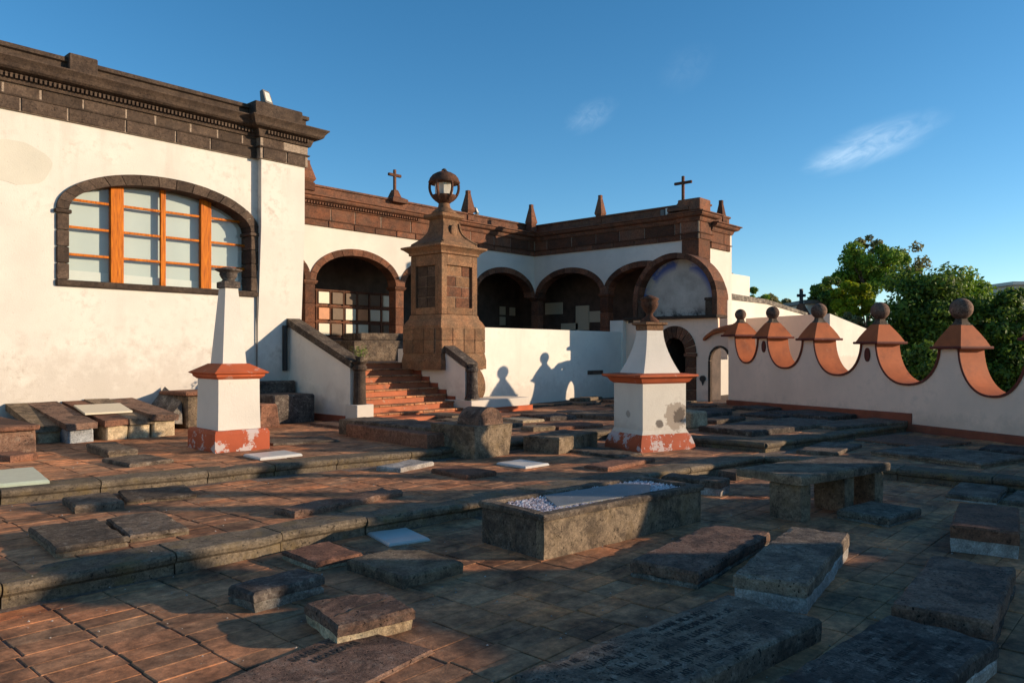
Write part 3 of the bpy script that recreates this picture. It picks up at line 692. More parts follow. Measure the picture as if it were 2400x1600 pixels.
t = thing('floodlight', 'small floodlight hanging over the shaded wing parapet left of the tall cross', 'floodlight', (x, y, z))
obj('housing', MB().box(x - .10, x + .06, y - .08, y + .08, z + .02, z + .25, .02), t, 'lamp_metal'); obj('lens', MB().box(x - .06, x + .1, y - .18, y - .085, z + .03, z + .28, .01), t, 'lamp_glass')

# raised court, retaining wall, stairs
YW = 12.8; PL = 19.16
obj('raised_court', MB().box(12.13, 26, YW + .345, 22, -.3, ZP - .004).box(8.9, 12.129, 14.42, 22, -.3, ZP - .004), None, 'mortar', kind='structure')
RW = thing('court_wall', 'cream retaining wall of the raised court, catching the shadow of the gate', 'wall', (16, YW, Z2))
xw0, zw = Py(1138, 767, YW); 
def frW(s, d, z): return (s, YW + d, z)
obj('wall', MB().box(12.6, PL + .3, YW, YW + .34, -.3, zw), RW, 'plaster_c')
xs0, _ = Py(1377, 872, YW); xs1, zs_ = Py(1412, 872, YW)
obj('letter_slot', MB().box(xs0, xs1, YW - .03, YW + .02, zs_ - .05, zs_ + .06, .01), RW, 'dark_stone')
xw3, zw3 = Py(1456, 765, YW); xw4, _ = Py(1490, 765, YW)
obj('end_pier', MB().box(xw3, PL + .1, YW - .06, YW + .4, 0, zw3 + .18), RW, 'plaster_c')
# flight of stairs
ST = thing('stairs', 'flight of worn red steps rising between two low white flank walls', 'stairs', (10.4, 12.1, Z2))
XS0, XS1, YS = 9.1, 11.86, 12.1; nst = 8; rise = (ZP - Z2) / nst; tread = .285
for i in range(nst):
    z0 = Z2 + i * rise; y0 = YS + i * tread
    obj('step', MB().box(XS0, XS1 - (.0 if i else -.0), y0 + .02, y0 + (tread + .05 if i < nst - 1 else 1.4), z0 - .2, z0 + rise - .03, .006).jit(.006, 3, i), ST, 'stair_red')
    n = 9
    for k in range(n):
        xa = XS0 + (XS1 - XS0) * k / n
        obj('tread_brick', MB().box(xa + .004, xa + (XS1 - XS0) / n - .004, y0 - .012, y0 + tread + .01, z0 + rise - .032, z0 + rise, .008).jit(.006, 2, k + i * 7), ST, 'brick')
obj('step', MB().box(XS0 - .35, XS1 + .9, YS - .5, YS + .0, Z2 - .05, Z2 + .075, .012).jit(.008, 2), ST, 'stair_red')
# left flank wall
XF = 8.87
def flankw(x0, x1, pts, parent, mat, name='flank_wall'): obj(name, MB().prism([(x0, y, z) for y, z in pts], (x1 - x0, 0, 0)), parent, mat)
FLW = thing('stair_wall', 'left stair flank wall with sloping stone handrail and round newel', 'wall', (XF, 13, Z2))
zt_ = 2.2; zf_ = 1.36
flankw(XF, XF + .22, [(12.2, 0), (YA, 0), (YA, zt_), (12.2, zf_)], FLW, 'plaster_c')
obj('handrail', MB().prism([(XF - .05, 12.12, zf_ - .02), (XF - .05, YA, zt_ + .02), (XF - .05, YA, zt_ + .17), (XF - .05, 12.12, zf_ + .12)], (.32, 0, 0)).jit(.012, 4), FLW, 'grave_stone')
obj('newel', MB().lathe(XF + .12, 12.06, [(.13, Z2 + .36), (.12, .75), (.11, 1.28), (.14, 1.31), (.14, 1.36), (.11, 1.40), (.16, 1.46)], 18), FLW, 'dark_stone', smooth=False)
obj('newel_block', MB().box(XF - .08, XF + .32, 11.88, 12.25, Z2, Z2 + .36, .012), FLW, 'plaster_b')
obj('red_skirting', MB().box(XF - .07, XF - .002, 12.26, YA - .3, Z2, Z2 + .13), FLW, 'red_dark')
obj('red_skirting', MB().box(XF - .14, XF + .36, 11.82, 11.875, Z2, Z2 + .12), FLW, 'red_dark')
obj('pipe_and_shade_line', MB().tube((XF - .1, YA - .06, 2.2), (XF - .1, YA - .06, 1.25), .055), FLW, 'iron')
# right flank wall
XR = 11.86
FRW = thing('stair_wall', 'right stair flank wall stepping down below the lamp pillar', 'wall', (XR, 12.5, Z2))
flankw(XR, XR + .25, [(12.1, 0), (14.4, 0), (14.4, 1.72), (12.95, 1.74), (12.2, 1.33), (12.1, 1.33)], FRW, 'plaster_c')
obj('handrail', MB().prism([(XR - .04, 12.0, 1.27), (XR - .04, 12.95, 1.76), (XR - .04, 12.95, 1.90), (XR - .04, 12.0, 1.41)], (.33, 0, 0)).jit(.01, 4), FRW, 'grave_dark')
obj('newel', MB().lathe(XR + .10, 11.98, [(.17, Z2 + .33), (.13, .72), (.115, 1.2), (.14, 1.23), (.14, 1.27), (.11, 1.30), (.13, 1.38)], 18), FRW, 'grave_dark')
obj('newel_block', MB().box(XR - .06, 13.75, 11.85, YW, Z2, Z2 + .30, .012), FRW, 'plaster_b')
obj('red_skirting', MB().box(XR - .1, 13.8, 11.80, 11.845, Z2, Z2 + .12), FRW, 'red_paint')
for i in range(nst - 1):
    z0 = Z2 + i * rise; y0 = YS + i * tread; flankw(XR - .02, XR - .003, [(y0 + .02, z0), (y0 + .32, z0), (y0 + .32, z0 + rise + .1), (y0 + .02, z0 + rise + .1)], FRW, 'red_dark', 'stepped_skirting')
# carved scroll bracket below the pillar
sc_ = MB(); pts = []
for i in range(17): a = math.pi * i / 16; pts.append((YW - .05 - .38 * math.sin(a) * (1 - .3 * i / 16), .48 + .80 * (1 - math.cos(a)) / 2))
obj('scroll_bracket', MB().prism([(12.5, y, z) for y, z in pts] + [(12.5, YW, 1.28), (12.5, YW, .48)], (.34, 0, 0)), FRW, 'tan_stone')

# ------------------------------------------------------------------ lamp pillar
xN, yN = 11.73, YW - .06
PLR = thing('lamp_pillar', 'tall square tan stone pillar with panels and a flared top beside the stairs', 'pillar', (12.4, 13.4, 1.3))
sc = 104.4
def zz(v): return HC + (HZ - v) / sc
cx, cy, hx, hy = xN + .71, yN + .66, .71, .66
def sqp(name, prof, mat='tan_stone'): obj(name, MB().sq(cx, cy, prof, 0, hx, hy), PLR, mat)
nrow = 3
sqp('foot', [(1.03, 1.24), (1.03, zz(846)), (.99, zz(828))])
zr = [zz(828), zz(797), zz(768)]
for k in range(2):
    for face in range(2):
        n = 4 if face == 0 else 3
        for i in range(n):
            off = .5 / n if k else 0
            if face == 0: a, b = cx - hx + 2 * hx * i / n, cx - hx + 2 * hx * (i + 1) / n; obj('stone_block', MB().box(a + .004, b - .004, cy - hy - .015, cy - hy + .2, zr[k] + .004, zr[k + 1] - .004, .01), PLR, 'tan_stone')
            else: a, b = cy - hy + .21 + (2 * hy - .21) * i / n, cy - hy + .21 + (2 * hy - .21) * (i + 1) / n; obj('stone_block', MB().box(cx - hx - .012, cx - hx + .2, a + .004, b - .004, zr[k] + .004, zr[k + 1] - .004, .01), PLR, 'tan_stone')
sqp('plinth', [(.975, zz(828)), (.975, zz(768))], 'joint')
sqp('base_moulding', [(1.0, zz(768)), (1.0, zz(762)), (.93, zz(752)), (.86, zz(745)), (.84, zz(738)), (.82, zz(735))])
sh_ = .81
sqp('shaft', [(.70, zz(735)), (.70, zz(590))], 'joint')
# framed panels: rails and stiles proud of a recessed block field
ax, bx = cx - hx * sh_, cx + hx * sh_; ay, by = cy - hy * sh_, cy + hy * sh_; z0, z1 = zz(734), zz(591)
fw_ = .17
for (a, b_, c_, d_) in ((ax, ax + fw_, z0, z1), (bx - fw_, bx, z0, z1), (ax + fw_, bx - fw_, z0, z0 + .16), (ax + fw_, bx - fw_, z1 - .24, z1)):
    obj('panel_frame', MB().box(a, b_, ay, ay + .12, c_, d_, .006), PLR, 'tan_stone')
for (a, b_, c_, d_) in ((ay + .121, ay + fw_ + .05, z0, z1), (by - fw_, by, z0, z1), (ay + fw_ + .05, by - fw_, z0, z0 + .16), (ay + fw_ + .05, by - fw_, z1 - .24, z1)):
    obj('panel_frame', MB().box(ax, ax + .12, a, b_, c_, d_, .006), PLR, 'tan_stone')
rows = 4; ph = (z1 - .24 - z0 - .16) / rows
for r_ in range(rows):
    for i in range(2):
        w2 = (bx - ax - 2 * fw_) / 2; sp_ = .12 if r_ % 2 else -.08
        a = ax + fw_ + (0 if i == 0 else w2 + sp_); b_ = ax + fw_ + (w2 + sp_ if i == 0 else 2 * w2)
        obj('panel_stone', MB().box(a + .005, b_ - .005, ay + .06, ay + .14, z0 + .16 + r_ * ph + .005, z0 + .16 + (r_ + 1) * ph - .005, .008), PLR, 'red_stone' if (r_ + i) % 3 else 'tan_stone')
        w3 = (by - ay - 2 * fw_ - .05) / 2; a = ay + fw_ + .05 + i * w3
        obj('panel_stone', MB().box(ax + .06, ax + .14, a + .005, a + w3 - .005, z0 + .16 + r_ * ph + .005, z0 + .16 + (r_ + 1) * ph - .005, .008), PLR, 'dark_stone')
sqp('cornice', [(.78, zz(591)), (.86, zz(589)), (.86, zz(584)), (.92, zz(580)), (.97, zz(577)), (1.06, zz(573)), (1.06, zz(569)), (.9, zz(566))])
conc = [(.83, zz(567)), (.80, zz(560)), (.66, zz(552)), (.54, zz(544)), (.46, zz(536)), (.41, zz(528)), (.375, zz(518)), (.36, zz(508))]
sqp('flared_cap', conc + [(.36, zz(500))])
sqp('top_slab', [(.38, zz(500)), (.50, zz(494)), (.50, zz(487)), (.34, zz(485))])
fx = .40
obj('carved_cartouche', MB().sphere((cx + .02, cy - hy * .43, zz(530)), .11, 14, 8, 1.6).xform(lambda p: Vector((p.x, cy - hy * .43 - .02 + (p.y - cy + hy * .43) * .35, p.z))), PLR, 'tan_stone', smooth=True)
for s_ in (-1, 1):
    vol = MB(); q_ = [Vector((cx + s_ * hx * h_ * .97, cy - hy * h_ - .01, z_)) for h_, z_ in conc[1:]]
    for a_, b__ in zip(q_[:-1], q_[1:]): vol.tube(a_, b__, .03, n=6)
    obj('scroll_rib', vol, PLR, 'tan_stone')
LN = thing('stone_lantern', 'round caged stone lantern with domed cap on top of the tall pillar', 'lantern', (cx, cy, zz(485)))
lx, ly = cx, cy
obj('neck', MB().lathe(lx, ly, [(.33, zz(486)), (.27, zz(478)), (.15, zz(468)), (.13, zz(458))], 16), LN, 'tan_stone', smooth=True)
obj('bowl', MB().lathe(lx, ly, [(.12, zz(459)), (.20, zz(452)), (.27, zz(444)), (.29, zz(438)), (.2, zz(437))], 18), LN, 'red_stone', smooth=True)
obj('glass_drum', MB().lathe(lx, ly, [(.20, zz(438)), (.23, zz(404))], 8), LN, 'lamp_glass')
obj('dome', MB().lathe(lx, ly, [(.36, zz(409)), (.38, zz(406)), (.36, zz(402)), (.34, zz(396)), (.28, zz(388)), (.18, zz(382)), (.06, zz(379.5)), (.01, zz(379))], 20), LN, 'red_stone', smooth=True)
for k in range(6):
    a0 = 2 * math.pi * k / 6 + .35; rb = MB(); pr = None
    for i in range(13):
        t_ = -1.15 + 2.55 * i / 12; rr = .345; p = Vector((lx + rr * math.cos(t_) * math.cos(a0), ly + rr * math.cos(t_) * math.sin(a0), zz(418) + .36 * math.sin(t_)))
        if pr is not None: rb.tube(pr, p, .036, n=6)
        pr = p
    obj('rib', rb, LN, 'red_stone')
obj('finial', MB().sphere((lx, ly, zz(378)), .07, 10, 6), LN, 'dark_stone', smooth=True)

# ------------------------------------------------------------------ gate wall with lunette (plane x = PL)
GW = thing('gate_wall', 'shaded wall with arched doorway below a lunette niche and small side door', 'wall', (PL, 11, Z2))
def frL(s, d, z): return (PL + d, -s, z)          # s = -y so that s grows to the right
sy = lambda u, v=800: -Px(u, v, PL)[0]
def zL(u, v): return Px(u, v, PL)[1]
lc = (sy(1484) + sy(1684)) / 2; lh = (sy(1684) - sy(1484)) / 2; zlb = zL(1585, 745); zlt = zL(1582, 592.6)
lsp = zL(1675, 690) - .1
ringw = .14
dC = (sy(1533) + sy(1633)) / 2; dH = (sy(1608) - sy(1558)) / 2; dsp = zL(1608, 827); dcr = zL(1583, 791)
sC = -9.735; sH = .27; ssp = zL(1690, 845); scr = zL(1690, 815)
zlow = zL(1690, 778)
def gtop(s):
    if s < lc - lh + .01 or s > lc + lh - .01: return zw3 + .1 if s < lc else zlow
    return zlb + .03
obj('wall', pierced(frL, -YW - .1, sy(1724) + .1, -.3, gtop, [(dC, dH + .02, Z2 - .5, dsp, dcr - dsp + .02), (sC, sH + .03, Z2 - .5, ssp, scr - ssp + .02)], .09, extra=(lc - lh, lc - lh + .02, lc + lh - .02, lc + lh)), GW, 'plaster_wall')
obj('wall_filler', MB().box(18.86, PL + .03, 8.86, 9.30, -.2, 2.25), GW, 'plaster_wall')  # hidden filler added to close a light leak between the two walls
def archtop(s): return lsp + (zlt - .10 - lsp) * math.sqrt(max(0, 1 - ((s - lc) / (lh - .06)) ** 2))
nb = MB(); ns = 32; P_ = []
obj('niche_back', pierced(lambda s, d, z: (PL + .30 + d, -s, z), lc - lh + .08, lc + lh - .08, zlb + .02, archtop, [], .22), GW, 'niche')
voussoirs(frL, lc, lh - .17, lsp, zlt - lsp - .15, .15, 17, -.05, .55, GW, 'red_stone', gap=.004)
for s_ in (lc - lh + .02, lc + lh - .17):
    obj('niche_jamb', MB().box(PL - .05, PL + .55, -s_ - .15, -s_, zlb + .05, lsp, .01), GW, 'red_stone')
    obj('niche_pilaster', MB().box(PL - .02, PL + .3, -(s_ + (.15 if s_ < lc else -.22)) - .22, -(s_ + (.15 if s_ < lc else -.22)), zlb + .05, lsp - .05, .015), GW, 'dark_stone')
    obj('niche_capital', MB().box(PL - .04, PL + .29, -(s_ + (.15 if s_ < lc else -.24)) - .26, -(s_ + (.15 if s_ < lc else -.24)), lsp - .048, lsp + .03, .015), GW, 'dark_stone')
obj('niche_sill', MB().box(PL - .16, PL + .5, -(lc + lh + .02), -(lc - lh - .25), zlb - .03, zlb + .05, .015), GW, 'dark_stone')
nt = M['niche'].node_tree; gp = nt.nodes.new('ShaderNodeNewGeometry'); sp_ = nt.nodes.new('ShaderNodeSeparateXYZ'); nt.links.new(gp.outputs['Position'], sp_.inputs[0])
def nm(op, a, b_=0.0):
    q = nt.nodes.new('ShaderNodeMath'); q.operation = op
    for i_, x_ in enumerate((a, b_)):
        if isinstance(x_, (int, float)): q.inputs[i_].default_value = x_
        else: nt.links.new(x_, q.inputs[i_])
    return q.outputs[0]
qa = nm('DIVIDE', nm('ADD', sp_.outputs['Y'], lc), lh - .1); qb = nm('DIVIDE', nm('MAXIMUM', nm('SUBTRACT', sp_.outputs['Z'], lsp), 0.0), zlt - lsp - .12)
rr_ = nm('SQRT', nm('ADD', nm('MULTIPLY', qa, qa), nm('MULTIPLY', qb, qb)))
msk = mul(nt, ramp(nt, rr_, [(.70, 0.), (.84, 1.), (.97, 1.), (1., .2)]), ramp(nt, tex(nt, 1.7, 6, .6), [(.44, 0.), (.54, 1.)]))
bs_ = nt.nodes['Principled BSDF']; old = bs_.inputs['Base Color'].links[0].from_socket
nt.links.new(mixc(nt, mul(nt, msk, .85), old, (.035, .085, .33)), bs_.inputs['Base Color'])
voussoirs(frL, dC, dH, dsp, dcr - dsp, (sy(1633) - sy(1608)), 11, -.04, .2, GW, 'red_stone')
jw = sy(1633) - sy(1608)
for s_ in (dC - dH - jw, dC + dH):
    for i in range(4):
        h = (dsp - .1 - Z2) / 4; obj('jamb_stone', MB().box(PL - .04, PL + .4, -s_ - jw, -s_, Z2 + h * i + .004, Z2 + h * (i + 1) - .004, .01), GW, 'red_stone')
    obj('jamb_capital', MB().box(PL - .07, PL + .4, -s_ - jw - .03, -s_ + .03, dsp - .1, dsp - .004, .01), GW, 'red_stone')
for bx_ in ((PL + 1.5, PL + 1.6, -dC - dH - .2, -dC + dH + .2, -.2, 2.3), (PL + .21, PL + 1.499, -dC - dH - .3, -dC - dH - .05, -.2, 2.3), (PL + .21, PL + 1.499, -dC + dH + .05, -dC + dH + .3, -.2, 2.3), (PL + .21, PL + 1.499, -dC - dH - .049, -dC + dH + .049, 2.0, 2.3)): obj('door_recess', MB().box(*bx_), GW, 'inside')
fr_w = sy(1709) - sy(1705) + .02
voussoirs(frL, sC, sH, ssp, scr - ssp, .06, 7, -.03, .095, GW, 'dark_stone')
for s_ in (sC - sH - .07, sC + sH): obj('jamb_stone', MB().box(PL - .03, PL + .095, -s_ - .07, -s_, Z2, ssp - .003, .01), GW, 'dark_stone')
cpu = [(1653, 793), (1672, 779), (1700, 771), (1735, 765)]
cp = MB(); rings = []
for (u, v) in cpu:
    s_ = sy(u, v); z = zL(u, v); rings.append([(PL - .14, -s_, z - .06), (PL - .14, -s_, z), (PL + .02, -s_, z + .10), (PL + .56, -s_, z + .06), (PL + .56, -s_, z - .06)])
obj('coping', cp.loft(rings), GW, 'orange')
# iron wall emblem
y_, z_ = Px(1648, 887, PL); em = MB().tube((PL - .05, y_, z_), (PL + .01, y_, z_), .085, n=20); em.prism([(PL - .04, y_ - .04, z_ - .07), (PL - .04, y_ + .04, z_ - .07), (PL - .04, y_, z_ - .19)], (.03, 0, 0))
tag(obj('wall_plaque', em, None, 'iron'), 'round black iron plaque between the arched doorway and the small side door', 'plaque')

# ------------------------------------------------------------------ scalloped wall with balls
SW = thing('scalloped_wall', 'long shaded plaster wall on the right with scooped top and orange coping', 'wall', (16.5, 5, Z1))
TH = .55
def frS(s, d, z): return (WF.x + WD.x * s + WO.x * d, WF.y + WD.y * s + WO.y * d, z)
def srayd(u, d):   # distance along the wall met by the sight line u on the face offset d
    r = ray(u, 800); ox, oy = WF.x + WO.x * d, WF.y + WO.y * d
    det = r.x * (-WD.y) + WD.x * r.y
    k = (ox * (-WD.y) + WD.x * oy) / det; s = (r.x * oy - r.y * ox) / det
    return s, k
def zS(u, v, d): s, Y = srayd(u, d); return HC + (HZ - v) / FL * Y, s
balls = [(1735.6, 737.2, .145), (1811, 733, .16), (1919.5, 728.7, .172), (2062.5, 728.7, .18), (2253, 723.6, .192)]
eav = [(1712, 784.5), (1790, 789), (1892, 793), (2030, 801), (2215, 812)]
scv = [(1756, 848.6), (1843.5, 860.9), (1966, 876.9), (2128, 899), (2359.6, 929)]
P_ = []
for (u, v, r), (ue, ve) in zip(balls, eav):
    zc, s = zS(u, v, TH / 2); ze, _ = zS(ue, ve, 0); P_.append([s, ze, zc, r])
SZ = [zS(u, v, 0) for u, v in scv]
# wall goes on unseen toward the viewer; piers and heights shaped for foreground shadows
gap = P_[4][0] - P_[3][0]
fwd0 = WF.x * FW.x + WF.y * FW.y; fwd1 = WD.x * FW.x + WD.y * FW.y
ext = [((Y_ - fwd0) / fwd1 - P_[4][0], ze_, zs_b, w_) for Y_, ze_, zs_b, w_ in ((Y1, a1_ + .077 * (12.4 - Y1), b1_ + .077 * (12.4 - Y1), c1_) for Y1, a1_, b1_, c1_ in ((12.1, 1.85, .95, .22), (10.4, 1.95, 1.0, .22), (9.0, 2.0, 1.05, .2), (7.75, 2.1, 1.55, .2), (7.0, 2.25, 1.25, .22), (5.1, 2.45, 1.95, .30), (2.75, 2.7, 2.75, .3), (.9, 2.9, 2.85, .3), (-1.8, 2.9, 2.9, .3)))]
for ds, ze, sz, w__ in ext: P_.append([P_[4][0] + ds, ze, ze + .68, .2])
sbot = [z for z, s in SZ] + [e[2] for e in ext[:-1]]
SEND = P_[-1][0] + .2
hwf = [.20, .20, .20, .21, .215] + [e[3] for e in ext]
scoops = []
for i in range(len(P_) - 1):
    a = P_[i][0] + hwf[i]; b_ = P_[i + 1][0] - hwf[i + 1]; scoops.append((a, b_, P_[i][1], P_[i + 1][1], sbot[i]))
def wtop(s):
    for a, b_, za, zb2, zm in scoops:
        if a < s < b_:
            t_ = (s - a) / (b_ - a) * 2 - 1; z_e = za if t_ < 0 else zb2
            return zm + (z_e - zm) * (1 - math.sqrt(max(0, 1 - abs(t_) ** 2.3)))
    best = min(P_, key=lambda p: abs(p[0] - s)); return best[1]
ss = []
for a, b_, *_r in scoops:
    ss += [a + .0005, b_ - .0005] + [(a + b_) / 2 - (b_ - a) / 2 * math.cos(math.pi * k / 26) for k in range(1, 26)]
for p in P_: ss += [p[0]]
ss += [-.6, 0.05]
ss = sorted(set(round(x, 4) for x in ss if x < SEND)) + [SEND]
def wt2(s): return wtop(s) if s > P_[0][0] - .2 else P_[0][1] - .03
obj('wall', pierced(frS, .10, SEND, -.34, lambda s: wt2(s) - .03, [], TH, step=9, extra=[x for x in ss if x > .12]), SW, 'plaster_wall')
for i, (a, b_, za, zb2, zm) in enumerate(scoops):
    rings = []; n = 30
    for k in range(n + 1):
        s = (a + b_) / 2 - (b_ - a) / 2 * math.cos(math.pi * k / n) * .999; z = wtop(s)
        rings.append((s, z))
    rr = []
    for k, (s, z) in enumerate(rings):
        s0_, z0_ = rings[max(0, k - 1)]; s1_, z1_ = rings[min(n, k + 1)]; L = math.hypot(s1_ - s0_, z1_ - z0_); nx_, nz_ = -(z1_ - z0_) / L, (s1_ - s0_) / L
        rr.append([frS(s - nx_ * .035, -.018, z - nz_ * .035), frS(s, -.018, z), frS(s, TH + .018, z), frS(s - nx_ * .035, TH + .018, z - nz_ * .035)])
    o = obj('coping', MB().loft(rr), SW, 'orange')
    ed = [[frS(s - nx_ * 0, -.019, z + .001), frS(s, -.028, z - .0), frS(s, -.028, z - .035), frS(s, -.019, z - .035)] for s, z in rings]
    ee = []
    for k, (s, z) in enumerate(rings):
        s0_, z0_ = rings[max(0, k - 1)]; s1_, z1_ = rings[min(n, k + 1)]; L = math.hypot(s1_ - s0_, z1_ - z0_); nx_, nz_ = -(z1_ - z0_) / L, (s1_ - s0_) / L
        ee.append([frS(s + nx_ * .004, -.019, z + nz_ * .004), frS(s + nx_ * .004, -.032, z + nz_ * .004), frS(s - nx_ * .034, -.032, z - nz_ * .034), frS(s - nx_ * .034, -.019, z - nz_ * .034)])
    obj('edge_band', MB().loft(ee), SW, 'edge_red')
for i, (s, ze, zc, r) in enumerate(P_):
    k = r / .19; hw = hwf[i] + .075; hd = TH / 2 + .075
    c = frS(s, TH / 2, 0); ang = math.atan2(WD.y, WD.x)
    nb = zc - r * 1.55
    obj('cap_ledge', MB().sq(c[0], c[1], [(1, ze - .045), (1.03, ze - .02), (1, ze + .005)], ang, hw + .03, hd + .03), SW, 'edge_red')
    cap = MB(); rings = []
    for t_ in (0, .3, .6, 1):
        f = 1 - .62 * t_ ** 1.15; rings.append((f, ze + .006 + (nb - ze) * t_))
    obj('cap', MB().sq(c[0], c[1], rings, ang, hw, hd), SW, 'orange')
    obj('neck', MB().sq(c[0], c[1], [(.40, nb + .001), (.26, nb + (zc - r * .8 - nb) * .5), (.22, zc - r * .8)], ang, hw, hd * .85), SW, 'grave_stone')
    if i < 11: obj('ball', MB().sphere((c[0], c[1], zc), r, 24, 14), SW, 'grave_pink', smooth=True)
sst, _ = srayd(2138, 0)
sk = MB(); sk.loft([[frS(.05, -.02, Z2 - .1), frS(.05, -.03, Z2 + .10), frS(.05, 0, Z2 + .12)], [frS(sst, -.02, Z2 - .2), frS(sst, -.03, Z2 + .19), frS(sst, 0, Z2 + .21)]])
obj('red_skirting', sk, SW, 'red_dark')
sk = MB(); sk.loft([[frS(sst + .004, -.02, Z1 - .1), frS(sst + .004, -.03, Z1 + .12), frS(sst + .004, 0, Z1 + .14)], [frS(SEND, -.02, Z1 - .2), frS(SEND, -.03, Z1 + .12), frS(SEND, 0, Z1 + .14)]])
obj('red_skirting', sk, SW, 'red_dark')
for (u, v, lab) in ((1791, 812, 'oval dark medallion on the second pier of the scalloped wall'), (2034, 831, 'oval dark medallion on the fourth pier of the scalloped wall')):
    z, s = zS(u, v, 0); rg = [frS(s + .07 * math.cos(a), -.028, z + .14 * math.sin(a)) for a in [2 * math.pi * i / 20 for i in range(20)]]
    tag(obj('wall_medallion', MB().prism(rg, Vector(frS(0, .027, 0)) - Vector(frS(0, 0, 0))), None, 'edge_red'), lab, 'medallion')

# ------------------------------------------------------------------ walls and boxes outside the enclosure
def planewall_y(name, pts, y, th, mat, parent): obj(name, MB().prism([(Py(u, v, y)[0], y, Py(u, v, y)[1]) for u, v in pts], (0, th, 0)), parent, mat)
OW = thing('ramp_wall', 'sunlit plaster wall with stained sloping top behind the first balls', 'wall', (25, 12, 0))
planewall_y('wall', [(1640, 676), (1692, 689), (1800, 707), (1893, 738), (1893, 1000), (1640, 1000)], 12, .4, 'plaster_c', OW)
planewall_y('coping', [(1640, 671), (1692, 684), (1800, 702), (1893, 733), (1893, 739), (1800, 712), (1692, 699), (1640, 686)], 11.96, .48, 'lime', OW)
OB = thing('lit_wall', 'plaster wall corner beyond the scalloped wall, one face sunlit and one shaded', 'wall', (25.3, 9, 0))
x_, z_ = Py(1945, 735, 9.0); y2, z2 = Px(1748, 746, x_); x3, z3 = Py(2045, 776, 9.0)
obj('wall', MB().prism([(x_, 9.0, -.3), (x3 + 2, 9.0, -.3), (x3 + 2, 9.0, z3 - .3), (x3, 9.0, z3), (x_, 9.0, z_)], (0, .3, 0)), OB, 'plaster_b')
obj('wall', MB().prism([(x_, 9.301, -.3), (x_, y2, -.3), (x_, y2, z2), (x_, 9.301, z_)], (.3, 0, 0)), OB, 'plaster_wall')
WBk = thing('white_outbuilding', 'plain white flat-roofed block beyond the right end of the gallery', 'building', (29.5, 14, 0))
x0_, z0_ = Py(1700, 640, 14); x1_, z1_ = Py(1757, 647, 14)
obj('wall', MB().box(x0_, x1_, 14, 17, -.3, (z0_ + z1_) / 2), WBk, 'plaster_c')
obj('roof_vent', MB().box(x0_ + .8, x0_ + 1.3, 14.3, 14.7, z0_, z0_ + .12), WBk, 'iron')
# distant cross and low roofs
x, y, z = Pd(1878, 738, 44); t = thing('distant_cross', 'small dark cross on a pointed base beyond the ramp wall', 'cross', (x, y, z))
zt = Pd(1878, 677, 44)[2]; zm = Pd(1878, 712, 44)[2]
obj('base', MB().sq(x, y, [(.38, z - 1), (.38, z), (.12, zm)]), t, 'red_stone'); obj('post', MB().box(x - .08, x + .08, y - .08, y + .08, zm, zt), t, 'iron')
mb = MB(); a = Vector((x, y, zt - .38)); mb.tube(a - RT * .24, a + RT * .24, .085, n=6); obj('arm', mb, t, 'iron')
def roofhouse(u0, u1, vt, vb, Y, lab, wallm, roofm):
    a = Vector(Pd(u0, vt, Y)); b_ = Vector(Pd(u1, vt, Y)); zb = -.35; t = thing('low_house', lab, 'house', (a.x, a.y, zb)); dp = FW * 3
    wv = MB().prism([(a.x, a.y, zb), (b_.x, b_.y, zb), (b_.x, b_.y, a.z), (a.x, a.y, a.z)], dp); obj('wall', wv, t, wallm)
    e = (b_ - a).normalized() * .3; q = a - e - FW * .3; p = b_ + e - FW * .3
    obj('roof', MB().prism([(q.x, q.y, a.z + .003), (p.x, p.y, a.z + .003), (p.x, p.y, a.z + .22), (q.x, q.y, a.z + .22)], dp * 1.2), t, roofm)
roofhouse(1892, 1936, 712, 760, 46, 'far low house with thin dark roof behind the third ball', 'plaster_b', 'lamp_metal')
roofhouse(1945, 1972, 706, 760, 47, 'far low shed with dark roof between third and fourth ball', 'grave_pink', 'lamp_metal')
roofhouse(2378, 2480, 668, 760, 52, 'far white house showing over the trees at the right edge', 'plaster_b', 'plaster_b')

